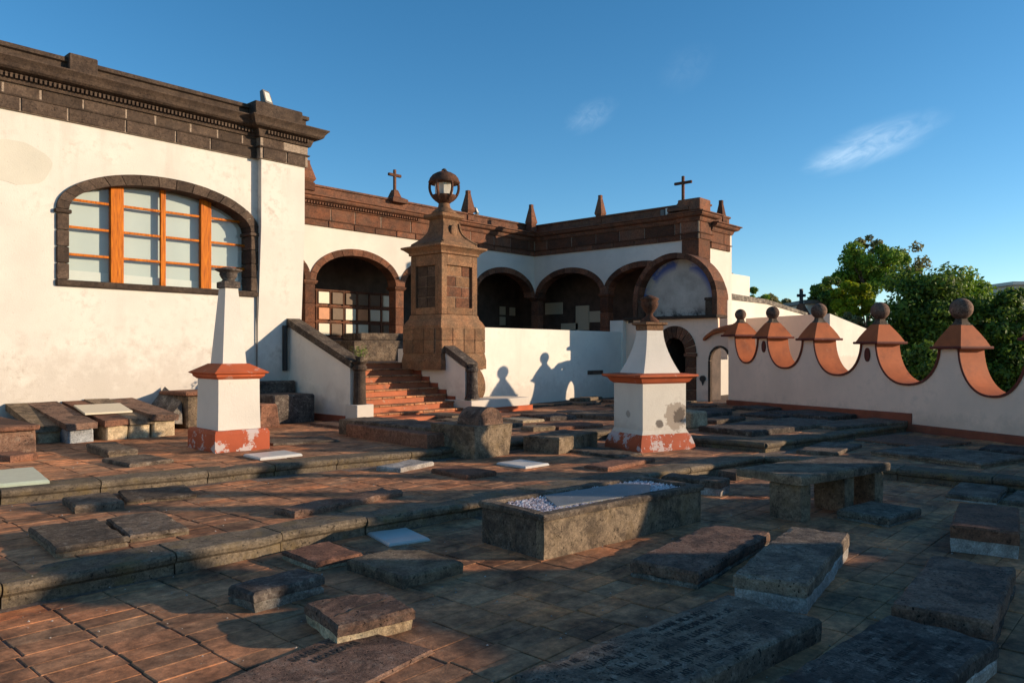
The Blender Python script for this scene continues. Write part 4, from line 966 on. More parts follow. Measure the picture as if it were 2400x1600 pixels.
# ------------------------------------------------------------------ trees
def tree(label, u, vt, vb, uw, Y, mat, name='leafy_tree', nl=5200, leaf=.13, clumps=46, trunk=True, vtr=None, seed=1, dens=1.0, depth=None, group='trees beyond the wall', lobes=None, zfloor=None):
    random.seed(seed)
    c = Vector(Pd(u, (vt + vb) / 2, Y)); rx = uw / 2 * Y / FL; rz = (vb - vt) / 2 * Y / FL; ry = depth or rx
    t = thing(name, label, 'tree', (c.x, c.y, -.3), group)
    mb = MB(); cl = []
    for i in range(clumps):
        while True:
            p = Vector((random.uniform(-1, 1), random.uniform(-1, 1), random.uniform(-1, 1)))
            if p.length < 1: break
        p = p * (.55 + .45 * random.random()) if p.length < .6 else p
        cl.append((c + RT * p.x * rx * .86 + FW * p.y * ry * .86 + Vector((0, 0, p.z * rz * .86)), random.uniform(.16, .34) * min(rx, rz) * 1.25))
    per = nl // clumps
    for cc, cr in cl:
        for k in range(per):
            d = Vector((random.gauss(0, 1), random.gauss(0, 1), random.gauss(0, 1))).normalized() * cr * (random.random() ** .35); d.z *= .8
            p = cc + d; n = (d.normalized() + Vector((random.gauss(0, .7), random.gauss(0, .7), random.gauss(0, .7) + .3))).normalized()
            a = n.orthogonal().normalized(); a.rotate(__import__('mathutils').Quaternion(n, random.uniform(0, 6.28))); b_ = n.cross(a); l = leaf * random.uniform(.6, 1.25); w_ = l * .5
            mb.add([p - a * l, p + b_ * w_, p + a * l, p - b_ * w_], [(0, 1, 2, 3)])
    me = bpy.data.meshes.new('crown'); me.from_pydata(mb.v, [], mb.f); me.materials.append(M[mat]); o = bpy.data.objects.new('crown', me); COL.objects.link(o); o.parent = t; o.matrix_parent_inverse = Matrix_T(t)
    if trunk:
        tb = MB(); base = Vector((c.x, c.y, -.4)); top = c + Vector((0, 0, -rz * .3)); pr = base; pts = [base.lerp(top, k / 5) + Vector((noise.noise(Vector((k, seed, 0))) * .3, noise.noise(Vector((k, 0, seed))) * .3, 0)) * (k > 0) for k in range(6)]
        for k in range(5): tb.tube(pts[k], pts[k + 1], .24 - .03 * k, .21 - .03 * k, 8)
        for k in range(14):
            q = random.choice(cl)[0]; s_ = pts[random.randint(2, 5)]; mid = s_.lerp(q, .5) + Vector((0, 0, .2)); tb.tube(s_, mid, .07, .05, 5); tb.tube(mid, q, .05, .015, 5)
        obj('trunk', tb, t, 'bark')
tree('tall tree with flat green crown on a bare trunk, highest of the trees', 2035, 556, 700, 190, 50, 'leaf', nl=15300, clumps=40, seed=3)
tree('sparse brownish treetop rising at the right of the tall green crown', 2135, 560, 700, 100, 51, 'leaf_brown', nl=1700, clumps=18, seed=4, leaf=.13)
tree('small brown-leaved treetop above the centre of the tall crown', 2045, 543, 600, 70, 50.5, 'leaf_brown', nl=900, clumps=10, seed=14, leaf=.12, trunk=False)
tree('large dark bushy tree filling the space behind the fourth and fifth balls', 2170, 618, 900, 250, 40, 'leaf_dark', nl=28900, clumps=90, seed=5)
tree('bright topped bushy tree above the fifth ball', 2240, 610, 860, 190, 42, 'leaf', nl=20400, clumps=60, seed=6)
tree('dark broad tree at the right edge of the frame', 2370, 665, 950, 170, 38, 'leaf_dark', nl=22100, clumps=70, seed=7)
tree('yellow green bush glowing between the third and fourth balls', 2000, 655, 752, 90, 44, 'leaf_lime', nl=7650, clumps=24, seed=8, leaf=.14, name='leafy_bush', trunk=False)
tree('dark green bush left of the yellow green one', 1945, 636, 760, 95, 46, 'leaf_dark', nl=9350, clumps=30, seed=9, name='leafy_bush', trunk=False)
tree('dull brown bush low behind the fourth ball', 2000, 728, 800, 110, 42, 'leaf_brown', nl=6460, clumps=24, seed=10, name='leafy_bush', trunk=False)
tree('low dark undergrowth below the fifth ball', 2180, 800, 960, 300, 36, 'leaf_dark', nl=15300, clumps=50, seed=12, name='leafy_bush', trunk=False)
tree('pale distant treetops to the left of the small cross', 1815, 690, 760, 120, 70, 'leaf_brown', nl=5950, clumps=24, seed=11, leaf=.2, name='leafy_tree')
tree('distant round tree right beside the white block', 1775, 672, 750, 60, 68, 'leaf', nl=2500, clumps=18, seed=13, leaf=.2)

# ------------------------------------------------------------------ obelisk monument (left)
nx_, ny_ = Pz(504, 1062, Z2); Yn = nx_ * FW.x + ny_ * FW.y; so_ = FL / Yn
rx_, ry_ = Pz(636, 1051, Z2); lx_, ly_ = Pz(418, 1046, Z2)
def zo(v): return HC + (HZ - v) / so_
rotA = math.atan2(ry_ - ny_, rx_ - nx_) * .5
hxm = math.hypot(rx_ - nx_, ry_ - ny_) / 2; hym = math.hypot(lx_ - nx_, ly_ - ny_) / 2
hm = (hxm + hym) / 2; 
OBX = nx_ + math.cos(rotA) * hxm - math.sin(rotA) * hm; OBY = ny_ + math.sin(rotA) * hxm + math.cos(rotA) * hm
OM = thing('white_obelisk', 'slender white obelisk on a square pedestal with red base and red cornice', 'monument', (OBX, OBY, Z2))
def ob(name, prof, mat, par=None): return obj(name, MB().sq(OBX, OBY, prof, rotA, hxm, hm), par or OM, mat)
ob('base', [(1, Z2 - .02), (1, zo(1020)), (.95, zo(1012))], 'red_flake')
ob('pedestal', [(.78, zo(1013)), (.76, zo(950)), (.755, zo(890))], 'plaster_m')
ob('cornice', [(.78, zo(890)), (.84, zo(886)), (.88, zo(884)), (.89, zo(879)), (.98, zo(876)), (.99, zo(874)), (.62, zo(858)), (.50, zo(853))], 'red_paint')
ob('shaft', [(.44, zo(855)), (.235, zo(668))], 'plaster_m')
ob('collar', [(.23, zo(668)), (.29, zo(666)), (.29, zo(652)), (.22, zo(650))], 'grave_dark')
obj('urn', MB().lathe(OBX, OBY, [(.10, zo(650)), (.08, zo(646)), (.10, zo(642)), (.125, zo(634)), (.12, zo(628)), (.16, zo(625)), (.19, zo(622)), (.17, zo(620)), (.09, zo(616)), (.03, zo(614))], 18), OM, 'grave_dark', smooth=True)

# ------------------------------------------------------------------ squat flared monument (centre right)
nx_, ny_ = Pz(1502, 1061, Z1); Yn = nx_ * FW.x + ny_ * FW.y; s2 = FL / Yn
def z2_(v): return HC + (HZ - v) / s2
gam = R(62); dR = FW * math.cos(gam) + RT * math.sin(gam); dL = FW * math.sin(gam) - RT * math.cos(gam)
hR, hL = .52, .46
C2 = Vector((nx_, ny_, 0)) + dR * hR * 1.02 + dL * hL * 1.02
rot2 = math.atan2(dR.y, dR.x)
SM = thing('flared_monument', 'squat white monument with concave flared top and terracotta urn, half in shadow', 'monument', (C2.x, C2.y, Z1))
def sm(name, prof, mat): return obj(name, MB().sq(C2.x, C2.y, prof, rot2, hR, hL), SM, mat)
sm('base', [(1.02, Z1 - .02), (1.0, z2_(1050)), (.92, z2_(1030)), (.80, z2_(1016))], 'red_flake')
sm('pedestal', [(.86, z2_(1022)), (.80, z2_(1012)), (.80, z2_(900))], 'plaster_m2')
nR = -dL; fc = C2 + nR * (.80 * hL) + dR * .22 + Vector((0, 0, z2_(982)))
nt = M['plaster_m2'].node_tree; bs_ = nt.nodes['Principled BSDF']; old = bs_.inputs['Base Color'].links[0].from_socket
def loss(c_, r0, sx, col, amt, sc_=7):
    g_ = nt.nodes.new('ShaderNodeNewGeometry'); d_ = nt.nodes.new('ShaderNodeVectorMath'); d_.operation = 'DISTANCE'; nt.links.new(g_.outputs['Position'], d_.inputs[0]); d_.inputs[1].default_value = c_
    n_ = nt.nodes.new('ShaderNodeMath'); n_.operation = 'MULTIPLY_ADD'; nt.links.new(tex(nt, sc_, 9, .7), n_.inputs[0]); n_.inputs[1].default_value = r0 * 2.0; nt.links.new(d_.outputs['Value'], n_.inputs[2])
    return mul(nt, ramp(nt, n_.outputs[0], [(r0 * 1.9, 1.), (r0 * 1.9 + .02, 0.)]), amt), col
for (c_, r0, col, amt) in ((fc, .23, (.34, .27, .21), .85), (fc + dR * .05 + Vector((0, 0, .02)), .12, (.05, .035, .03), .7), (fc - dR * .32 - Vector((0, 0, .10)), .07, (.06, .045, .04), .8), (C2 - dR * (.80 * hR) + Vector((0, 0, z2_(975))), .05, (.2, .16, .13), .6)):
    fac, cc = loss(tuple(c_), r0, 1, col, amt); old = mixc(nt, fac, old, cc)
nt.links.new(old, bs_.inputs['Base Color'])
sm('cornice', [(.80, z2_(901)), (.88, z2_(897)), (.95, z2_(888)), (1.08, z2_(884)), (1.08, z2_(879)), (.7, z2_(876))], 'red_paint')
cv = [(.70, z2_(879))]
for i in range(9): t_ = i / 8; cv.append((.30 + .38 * (1 - t_) ** 1.7, z2_(877 - 105 * t_)))
sm('flared_top', cv, 'plaster_m')
sm('cap_slab', [(.29, z2_(772)), (.31, z2_(768)), (.31, z2_(760)), (.40, z2_(757)), (.40, z2_(752)), (.30, z2_(751))], 'tan_stone')
obj('urn', MB().lathe(C2.x, C2.y, [(.15, z2_(752)), (.14, z2_(746)), (.06, z2_(736)), (.05, z2_(730)), (.09, z2_(722)), (.13, z2_(712)), (.14, z2_(704)), (.125, z2_(698)), (.15, z2_(695)), (.14, z2_(692)), (.09, z2_(688)), (.03, z2_(684))], 20), SM, 'red_stone', smooth=True)

# ------------------------------------------------------------------ graves
def roughbox(L, W, H, seed, jit=.012, r=.018, base=0):
    """subdivided slab, corner at the origin, x along L, y along W"""
    n = max(4, int(L / .055)); m_ = max(3, int(W / .055)); mb = MB()
    def top(i, j):
        return (L * i / n, W * j / m_, H)
    vs = [top(i, j) for j in range(m_ + 1) for i in range(n + 1)]; fs = [(j * (n + 1) + i, j * (n + 1) + i + 1, (j + 1) * (n + 1) + i + 1, (j + 1) * (n + 1) + i) for j in range(m_) for i in range(n)]
    per = [(i, 0) for i in range(n)] + [(n, j) for j in range(m_)] + [(i, m_) for i in range(n, 0, -1)] + [(0, j) for j in range(m_, 0, -1)]
    k = len(vs); np_ = len(per); c = (L / 2, W / 2)
    for lv, (ins, z) in enumerate(((0, H - r), (.0, H * .5), (.004, base))):
        for (i, j) in per:
            x, y, _ = top(i, j); x += -ins if x > c[0] else ins; y += -ins if y > c[1] else ins; vs.append((x, y, z))
    for q in range(np_):
        a = per[q]; b_ = per[(q + 1) % np_]; ia = a[1] * (n + 1) + a[0]; ib = b_[1] * (n + 1) + b_[0]
        fs.append((ia, ib, k + (q + 1) % np_, k + q))
        for lv in range(2): fs.append((k + lv * np_ + q, k + lv * np_ + (q + 1) % np_, k + (lv + 1) * np_ + (q + 1) % np_, k + (lv + 1) * np_ + q))
    mb.v = vs; mb.f = fs
    # pull the top rim in a little, then weather everything
    out = []
    for idx, p in enumerate(mb.v):
        x, y, z = p
        if idx < k:
            if x < 1e-6: x += r * .7
            if x > L - 1e-6: x -= r * .7
            if y < 1e-6: y += r * .7
            if y > W - 1e-6: y -= r * .7
        v = Vector((x, y, z)); d = noise.noise_vector(v * 2.2 + Vector((seed, 0, 0))) * jit * .55 + noise.noise_vector(v * 8 + Vector((0, seed, 0))) * jit * .7
        if idx < k and not (.03 < x < L - .03 and .03 < y < W - .03):
            ch_ = max(0, noise.noise(v * 5.5 + Vector((seed * 2, 0, 9))) - .18); d += Vector((L / 2 - x, W / 2 - y, 0)).normalized() * ch_ * jit * 3.2 - Vector((0, 0, 1)) * ch_ * jit * 1.8
        if idx < k and .03 < x < L - .03 and .03 < y < W - .03: d *= .35
        out.append(tuple(v + d))
    mb.v = out; return mb
SN = [0]
def slab(label, N, Rr, Lr, z0, h, mat, base=None, bh=0, jit=.011, cat='grave slab', name='grave_slab', group=None, tilt=0, size=None):
    """N near corner, Rr right corner, Lr left corner of the top face"""
    SN[0] += 1; zt = z0 + h
    n = Vector(Pz(*N, zt)); r = Vector(Pz(*Rr, zt)); l = Vector(Pz(*Lr, zt))
    e1 = r - n; e2 = l - n; a1 = math.atan2(e1.y, e1.x); a2 = math.atan2(e2.y, e2.x) - math.pi / 2
    a2 = (a2 + math.pi) % (2 * math.pi) - math.pi
    d = (a2 - a1 + math.pi) % (2 * math.pi) - math.pi; a = a1 + d / 2; a = max(-.28, min(.28, a))
    L, W = e1.length, e2.length
    if size: L, W = (size[0] or L), (size[1] or W)
    t = thing(name, label, cat, (n.x, n.y, z0), group)
    ca, sa = math.cos(a), math.sin(a)
    f = lambda p: Vector((n.x + p.x * ca - p.y * sa, n.y + p.x * sa + p.y * ca, z0 + p.z))
    mb = roughbox(L, W, h, SN[0] * 3.3, jit, base=bh if base else -.02)
    if tilt: mb.xform(lambda p: Vector((p.x, p.y, p.z + tilt * (p.y / W) * (p.z > h * .4))))
    obj('slab', mb.xform(f), t, mat)
    if base:
        b_ = roughbox(L - .01, W - .01, bh + .004, SN[0] * 5.1, jit * 1.3, base=-.02); b_.xform(lambda p: Vector((p.x + .005, p.y + .005, p.z))); obj('footing', b_.xform(f), t, base)
    return t, f, L, W
# glyph strokes cut into a slab
def strokes(t, f, L, W, h, rows, seed, x0=.12, x1=.88, ch=.5, mat='engrave', flip=False, name='inscription'):
    random.seed(seed); mb = MB(); rh = W * .86 / rows; lh = rh * ch
    for r_ in range(rows):
        y = W * .93 - (r_ + 1) * rh + rh * .2; x = L * random.uniform(x0, x0 + .1); e = L * random.uniform(x1 - .12, x1)
        while x < e:
            if random.random() < .13: x += lh * .7; continue
            g = random.choice('IIHLNAEUVTMO'); w = lh * .55; segs = {'I': [(0.5, 0, 0.5, 1)], 'H': [(0, 0, 0, 1), (1, 0, 1, 1), (0, .5, 1, .5)], 'L': [(0, 0, 0, 1), (0, 0, 1, 0)], 'N': [(0, 0, 0, 1), (1, 0, 1, 1), (0, 1, 1, 0)], 'A': [(0, 0, .5, 1), (1, 0, .5, 1), (.2, .4, .8, .4)],
                 'E': [(0, 0, 0, 1), (0, 0, 1, 0), (0, 1, 1, 1), (0, .5, .8, .5)], 'U': [(0, 0, 0, 1), (1, 0, 1, 1), (0, 0, 1, 0)], 'V': [(0, 1, .5, 0), (1, 1, .5, 0)], 'T': [(.5, 0, .5, 1), (0, 1, 1, 1)], 'M': [(0, 0, 0, 1), (1, 0, 1, 1), (0, 1, .5, .3), (1, 1, .5, .3)], 'O': [(0, 0, 0, 1), (1, 0, 1, 1), (0, 0, 1, 0), (0, 1, 1, 1)]}[g]
            if random.random() < .82:
                for (a, b_, c, d) in segs:
                    p = Vector((x + a * w, y + b_ * lh, 0)); q = Vector((x + c * w, y + d * lh, 0)); dd = (q - p).normalized(); nn = Vector((-dd.y, dd.x, 0)) * lh * .075
                    zt = h + .0015; mb.prism([(*(p - nn).xy, zt), (*(q - nn).xy, zt), (*(q + nn).xy, zt), (*(p + nn).xy, zt)], (0, 0, -.01))
            x += w * 1.5
    if mb.v: obj(name, mb.xform(f), t, mat, kind='stuff')
def words(t, f, h, items, mat='engrave'):
    for txt, x, y, size in items:
        cu = bpy.data.curves.new('inscription', 'FONT'); cu.body = txt; cu.size = size; cu.extrude = .003; cu.offset = .003; cu.resolution_u = 2
        ob_ = bpy.data.objects.new('tmp', cu); COL.objects.link(ob_); dg = bpy.context.evaluated_depsgraph_get(); me = bpy.data.meshes.new_from_object(ob_.evaluated_get(dg))
        bpy.data.objects.remove(ob_)
        for v in me.vertices: v.co = f(Vector((v.co.x + x, v.co.y + y, v.co.z + h - .0005)))
        me.materials.clear(); me.materials.append(M[mat]); obj('inscription', me, t)

# --- lower court, in front
slab('reddish slab with pale lit edge, left neighbour of the large tan slab', (738, 1318), (838, 1290), (683, 1285), Z0, .07, 'grave_red', 'lime_yellow', .03)
slab('large tan slab lying in front of the white marble plate', (944, 1352), (1073, 1312), (831, 1304), Z0, .085, 'grave_tan', jit=.006)
t_, f_, L_, W_ = slab('broken white marble plate flat on the bricks behind the tan slab', (912, 1274), (1012, 1262), (855, 1247), Z0, .025, 'marble', jit=.002, name='marble_plate', cat='plaque')
slab('small black slab with flaking white edge, left of the lit brown slab', (594, 1392), (756, 1346), (538, 1368), Z0, .12, 'grave_dark', 'lime', .055, jit=.016)
t_, f_, L_, W_ = slab('brown pitted slab with crumbling sunlit front and a crack across its top', (790, 1466), (980, 1430), (704, 1415), Z0, .125, 'grave_pink', 'lime_yellow', .07, jit=.018)
cr = MB(); prv = None
for i in range(9):
    p = Vector((L_ * .08 + L_ * .8 * i / 8, W_ * (.32 + .22 * i / 8) + random.uniform(-.015, .015), .1257))
    if prv is not None: cr.tube(prv, p, .006, n=4)
    prv = p
obj('crack', cr.xform(f_), t_, 'engrave')
t_, f_, L_, W_ = slab('flush pinkish slab with worn engraved capitals at the bottom edge of the frame', (700, 1680), (960, 1560), (520, 1620), Z0, .022, 'grave_pink', jit=.004, size=(.95, .62))
words(t_, f_, .022, [('SAHRNH', .40, .50, .072), ('HOUZAHI', .46, .40, .072)])
t_, f_, L_, W_ = slab('long grey slab covered in worn engraved lines at the bottom centre', (1430, 1690), (1857, 1432), (1219, 1572), Z0, .125, 'grave_blue', None, 0, jit=.010)
strokes(t_, f_, L_, W_, .125, 6, 4)
slab('dark slab with a band of sunlight across its pitted top', (1637, 1341), (1862, 1255), (1466, 1317), Z0, .12, 'grave_pink', 'lime', .035, jit=.013)
slab('long grey slab on a white crumbling footing beside the sun-striped one', (1892, 1369), (2089, 1262), (1710, 1350), Z0, .19, 'grave_blue', 'lime_pale', .10, jit=.016)
slab('small square grey slab lying in front of the bench legs', (2084, 1213), (2139, 1187), (1968, 1191), Z0, .09, 'grave_blue', 'lime', .02, jit=.007)
slab('slab with red-brown front on a pale footing at the right edge', (2390, 1246), (2490, 1190), (2228, 1235), Z0, .22, 'grave_red', 'lime_pale', .13, jit=.01, size=(1.15, None))
slab('big pinkish slab with dark rough front near the right edge', (2330, 1456), (2470, 1330), (2085, 1420), Z0, .17, 'grave_pink', 'grave_dark', .06, jit=.014, size=(1.35, None))
t_, f_, L_, W_ = slab('dark engraved slab at the bottom right on a white rubble footing', (2110, 1690), (2290, 1489), (1827, 1585), Z0, .16, 'grave_dark', 'lime_pale', .08, jit=.014)
strokes(t_, f_, L_, W_, .16, 7, 9)
slab('small slab with a dark front by the kerb at the right edge', (2337, 1168), (2398, 1141), (2214, 1158), Z0, .07, 'grave_blue', 'lime_pale', .02, jit=.01)
slab('thin slab lying between the two slabs at the right frame edge', (2420, 1178), (2480, 1150), (2345, 1170), Z0, .05, 'grave_blue', jit=.01)
slab('long block with one sunlit end between sarcophagus and bench', (1690, 1128), (1723, 1100), (1560, 1112), Z0, .17, 'grave_stone', 'lime_pale', .09, jit=.012, size=(.32, None))
slab('long low grave edge just behind the bench', (1725, 1108), (2080, 1078), (1700, 1100), Z0, .10, 'grave_stone', None, jit=.006, size=(.3, .3))
# --- middle terrace
slab('grey slab left of a flush one on the middle terrace, against the mossy kerb', (176, 1186), (292, 1172), (152, 1163), Z1, .07, 'grave_stone', jit=.01)
slab('flush grey slab touching the small grey slab by the mossy kerb', (296, 1172), (466, 1158), (262, 1150), Z1, .045, 'grave_stone', 'grave_tan', .02)
slab('large square slab at far left of the middle terrace with yellowed front edge', (129, 1284), (299, 1255), (96, 1230), Z1, .075, 'grave_stone', 'grave_tan', .035)
slab('square slab right beside the large one, split off by a thin gap', (304, 1254), (444, 1234), (254, 1211), Z1, .06, 'grave_stone', 'grave_tan', .03)
slab('low rough dark stone lying across the middle terrace', (690, 1200), (940, 1148), (645, 1190), Z1, .055, 'grave_pink', jit=.022, size=(1.35, .3))
slab('flaked white slab lit by the sun in front of the round-topped tomb', (938, 1097), (1040, 1083), (872, 1094), Z1, .055, 'lime_pale', jit=.012)
slab('flat brown slab in front of the round-topped tomb', (1093, 1113), (1163, 1103), (1012, 1097), Z1, .055, 'grave_red', jit=.006)
slab('white marble plate on the bricks just right of the round-topped tomb', (1232, 1093), (1282, 1084), (1170, 1082), Z1, .03, 'marble', jit=.002, name='marble_plate', cat='plaque')
slab('low brown slab before the squat monument with dark left face', (1424, 1095), (1525, 1072), (1372, 1088), Z1, .05, 'grave_red', jit=.01)
slab('thin slab tucked at the left foot of the squat monument', (1452, 1068), (1520, 1060), (1290, 1050), Z1, .04, 'grave_stone', jit=.01, size=(.5, None))
slab('low slab in the shade on the right side of the middle terrace', (2300, 1085), (2400, 1084), (2120, 1050), Z1, .07, 'grave_blue', 'grave_tan', .03, jit=.008, size=(1.3, None))
slab('small slab close to the skirting on the shaded right side', (2180, 1046), (2330, 1028), (2090, 1024), Z1, .05, 'grave_red', 'lime', .02, size=(1.2, None))
# --- upper terrace
slab('pale green marble slab at the left edge of the upper terrace', (-40, 1137), (115, 1122), (-45, 1103), Z2, .05, 'marble_green', jit=.003)
slab('dark block in front of the whitewashed tombs, left of the obelisk', (254, 1056), (322, 1050), (220, 1037), Z2, .11, 'grave_stone', 'grave_tan', .08)
slab('flat dark slab between that block and the obelisk', (303, 1086), (398, 1073), (262, 1071), Z2, .05, 'grave_stone', jit=.008)
slab('white marble plate on the kerb at the right foot of the obelisk', (610, 1072), (708, 1062), (572, 1063), Z2, .035, 'marble', jit=.002, name='marble_plate', cat='plaque')
slab('reddish corner of a slab at the far left edge of the upper terrace', (25, 1068), (30, 1056), (-30, 1052), Z2, .08, 'grave_red', size=(.35, .5))
slab('flush brown slab right of the obelisk', (640, 1040), (760, 1028), (640, 1020), Z2, .03, 'grave_stone', size=(1.0, .7))
ledge = [('long low tomb slab with a yellow lit front left of the squat monument', (1310, 1026), (1412, 1012), (1222, 1020), Z1, .24, 'grave_tan', None),
 ('upper slab edge above the yellow lit one, in front of the court wall', (1250, 1001), (1300, 997), (1222, 997), Z2, .08, 'grave_tan', None),
 ('flat brown slab just in front of the court wall ledge', (1310, 1000), (1430, 996), (1262, 992), Z2, .06, 'grave_red', None),
 ('low grave with flaked white end right of the rounded headstone', (1225, 985), (1268, 981), (1190, 978), Z2, .05, 'lime_yellow', None),
 ('dark low slab close to the court wall', (1290, 976), (1345, 972), (1270, 970), Z2, .09, 'grave_dark', None),
 ('slab with sunlit end right behind the squat monument', (1762, 1010), (1858, 999), (1640, 998), Z2, .09, 'grave_dark', None),
 ('long shaded slab above the one with the sunlit end', (1860, 1000), (1960, 985), (1738, 988), Z2, .07, 'grave_blue', None),
 ('shaded slab in the middle of the upper terrace near the red skirting', (1830, 975), (1900, 965), (1740, 968), Z2, .06, 'grave_dark', None),
 ('dark slab along the red skirting of the scalloped wall', (1940, 975), (2010, 962), (1870, 962), Z2, .09, 'grave_dark', None),
 ('dark slab before the small side door', (1790, 957), (1850, 950), (1730, 951), Z2, .07, 'grave_dark', None),
 ('narrow slab in the shade right of the sunlit-end slab', (1960, 1000), (2080, 980), (1905, 990), Z2, .06, 'grave_blue', None)]
for lab, N_, R_, L__, zz0, hh, mt, bs in ledge: slab(lab, N_, R_, L__, zz0, hh, mt, bs, .03 if bs else 0, jit=.012)
x0_, y0_ = Pz(1195, 962, .44); 
tag(obj('stone_ledge', MB().box(13.85, PL - .25, YW - .62, YW - .005, Z2 - .05, Z2 + .05, .015).jit(.012, 2), None, 'grave_stone'), 'low brown stone ledge along the foot of the court wall', 'ledge')
x_, z_ = Py(1355, 942, YW - .3)
tag(obj('grave_slab', roughbox(1.1, .3, .09, 77, .03).xform(lambda p: Vector((p.x + x_ - .25, p.y + YW - .5, p.z + Z2 + .05))), None, 'grave_tan'), 'rough tan stone resting on the ledge below the arched patch of sun', 'stone')
x_, y_ = Pz(1640, 1000, Z2)
tag(obj('stone_block', MB().box(x_ - .45, x_ + .12, y_ - .1, y_ + .5, Z2, Z2 + .30, .03).jit(.02, 4), None, 'lime_yellow'), 'pale weathered stone block peeping out right of the squat monument', 'stone')

# sarcophagus with white gravel
n = Vector(Pz(1275, 1313, 0)); r_ = Vector(Pz(1643, 1222, 0)); l_ = Vector(Pz(1121, 1272, 0))
a = math.atan2(r_.y - n.y, r_.x - n.x); L = (r_ - n).length; Wd = (l_ - n).length; ca, sa = math.cos(a), math.sin(a); H = .36
fS = lambda p: Vector((n.x + p.x * ca - p.y * sa, n.y + p.x * sa + p.y * ca, p.z))
SG = thing('sarcophagus', 'raised stone sarcophagus filled with pale gravel around a grey slab', 'tomb', (n.x, n.y, 0))
tk = .09
for nm, bx_ in (('front_wall', (0, L, 0, tk)), ('back_wall', (0, L, Wd - tk, Wd)), ('end_wall', (0, tk, tk + .002, Wd - tk - .002)), ('end_wall', (L - tk, L, tk + .002, Wd - tk - .002))):
    b_ = roughbox(bx_[1] - bx_[0], bx_[3] - bx_[2], H - .05, 9 + bx_[0], .008); b_.xform(lambda p: Vector((p.x + bx_[0], p.y + bx_[2], p.z))); obj(nm, b_.xform(fS), SG, 'grave_tan' if nm == 'front_wall' else 'grave_stone')
    e = .02; q = roughbox(bx_[1] - bx_[0] + (2 * e if 'wall' in nm and bx_[1] - bx_[0] > .5 else e), bx_[3] - bx_[2] + e, .05, 19 + bx_[0], .008); q.xform(lambda p: Vector((p.x + bx_[0] - e, p.y + bx_[2] - (e if bx_[2] < .05 else 0), p.z + H - .049))); obj('rim', q.xform(fS), SG, 'grave_stone')
obj('bed', MB().box(tk, L - tk, tk, Wd - tk, H - .12, H - .05).xform(fS), SG, 'mortar')
M['gravel'] = None
m = bpy.data.materials.new('pink white gravel'); nt, N, b = nodes(m); nt.links.new(ramp(nt, rnd(nt, True), [(0., (.30, .22, .22)), (.5, (.62, .50, .50)), (1., (.80, .76, .74))]), b.inputs['Base Color']); b.inputs['Roughness'].default_value = .8; M['gravel'] = m
gv = MB(); random.seed(2)
for k in range(5200):
    x = random.uniform(tk + .02, L - tk - .02); y = random.uniform(tk + .01, Wd - tk - .01); r = random.uniform(.008, .015); z = H - .045 + random.uniform(0, .02)
    v = [(x - r, y, z), (x, y - r, z), (x + r, y, z), (x, y + r, z), (x + r * .3, y, z + r), (x, y, z - r)]; gv.add(v, [(0, 1, 4), (1, 2, 4), (2, 3, 4), (3, 0, 4)])
obj('gravel', gv.xform(fS), SG, 'gravel', kind='stuff')
sl_ = MB(); rg = [(L * .18, Wd * .30), (L * .70, Wd * .16), (L * .86, Wd * .5), (L * .80, Wd * .80), (L * .30, Wd * .86)]
obj('cover_slab', MB().prism([(x, y, H - .015) for x, y in rg], (0, 0, -.05)).xform(fS), SG, 'slate')

# round-topped tomb
n = Vector(Pz(1111, 1078, Z1)); HB = .46
TB = thing('round_top_tomb', 'box tomb with a half-round stone on top, left face in shade', 'tomb', (n.x, n.y, Z1))
fT = lambda p: Vector((n.x + p.x, n.y + p.y, Z1 + p.z))
Lx = Pz(1213, 1066, Z1)[0] - n.x; Ly = 2.3
hb = MB(); hb.loft([[(0.04, .02, 0), (Lx - .06, .02, 0), (Lx - .06, .85, 0), (.04, .85, 0)], [(0, 0, HB), (Lx, 0, HB), (Lx, .9, HB), (0, .9, HB)]]); obj('head_box', hb.jit(.004, 5).xform(fT), TB, 'grave_tan')
obj('body', roughbox(Lx - .1, Ly, .30, 8, .012, base=-.02).xform(lambda p: fT(Vector((p.x + .03, p.y + .91, p.z + .08)))), TB, 'grave_stone')
rd = []; R_ = .26
pts = [(Lx * .5 - R_ * math.cos(math.pi * i / 14), HB + .0 + R_ * .95 * math.sin(math.pi * i / 14)) for i in range(15)]
obj('round_stone', MB().prism([(x, .06, z) for x, z in pts], (0, .42, 0)).jit(.006, 5).xform(fT), TB, 'grave_pink')
# low long red-brown tomb left of it
slab('long low brown tomb joined on the left behind the round-topped one', (1000, 1018), (1062, 1010), (855, 986), Z2, .20, 'grave_red', None, jit=.01, size=(.9, 2.2))

# bench
BN = thing('stone_bench', 'long stone bench with cracked slab seat on three block legs', 'bench', (*Pz(1895, 1195, 0), 0))
hB = .45; n = Vector(Pz(1878, 1118, hB)); l_ = Vector(Pz(1721, 1096, hB)); r1 = Vector(Pz(1990, 1096, hB)); r2 = Vector(Pz(2091, 1083, hB))
a = math.atan2(r2.y - n.y, r2.x - n.x); ca, sa = math.cos(a), math.sin(a); fB = lambda p: Vector((n.x + p.x * ca - p.y * sa, n.y + p.x * sa + p.y * ca, p.z))
L1 = (r1 - n).length; L2 = (r2 - n).length; WB = min((l_ - n).length, .95)
q = roughbox(L1 - .008, WB, .085, 31, .006); obj('seat_slab', q.xform(lambda p: fB(Vector((p.x, p.y, p.z + hB - .085)))), BN, 'grave_tan')
q = roughbox(L2 - L1 - .008, WB * .9, .085, 32, .008); obj('seat_slab', q.xform(lambda p: fB(Vector((p.x + L1 + .008, p.y + .02, p.z + hB - .088)))), BN, 'grave_stone')
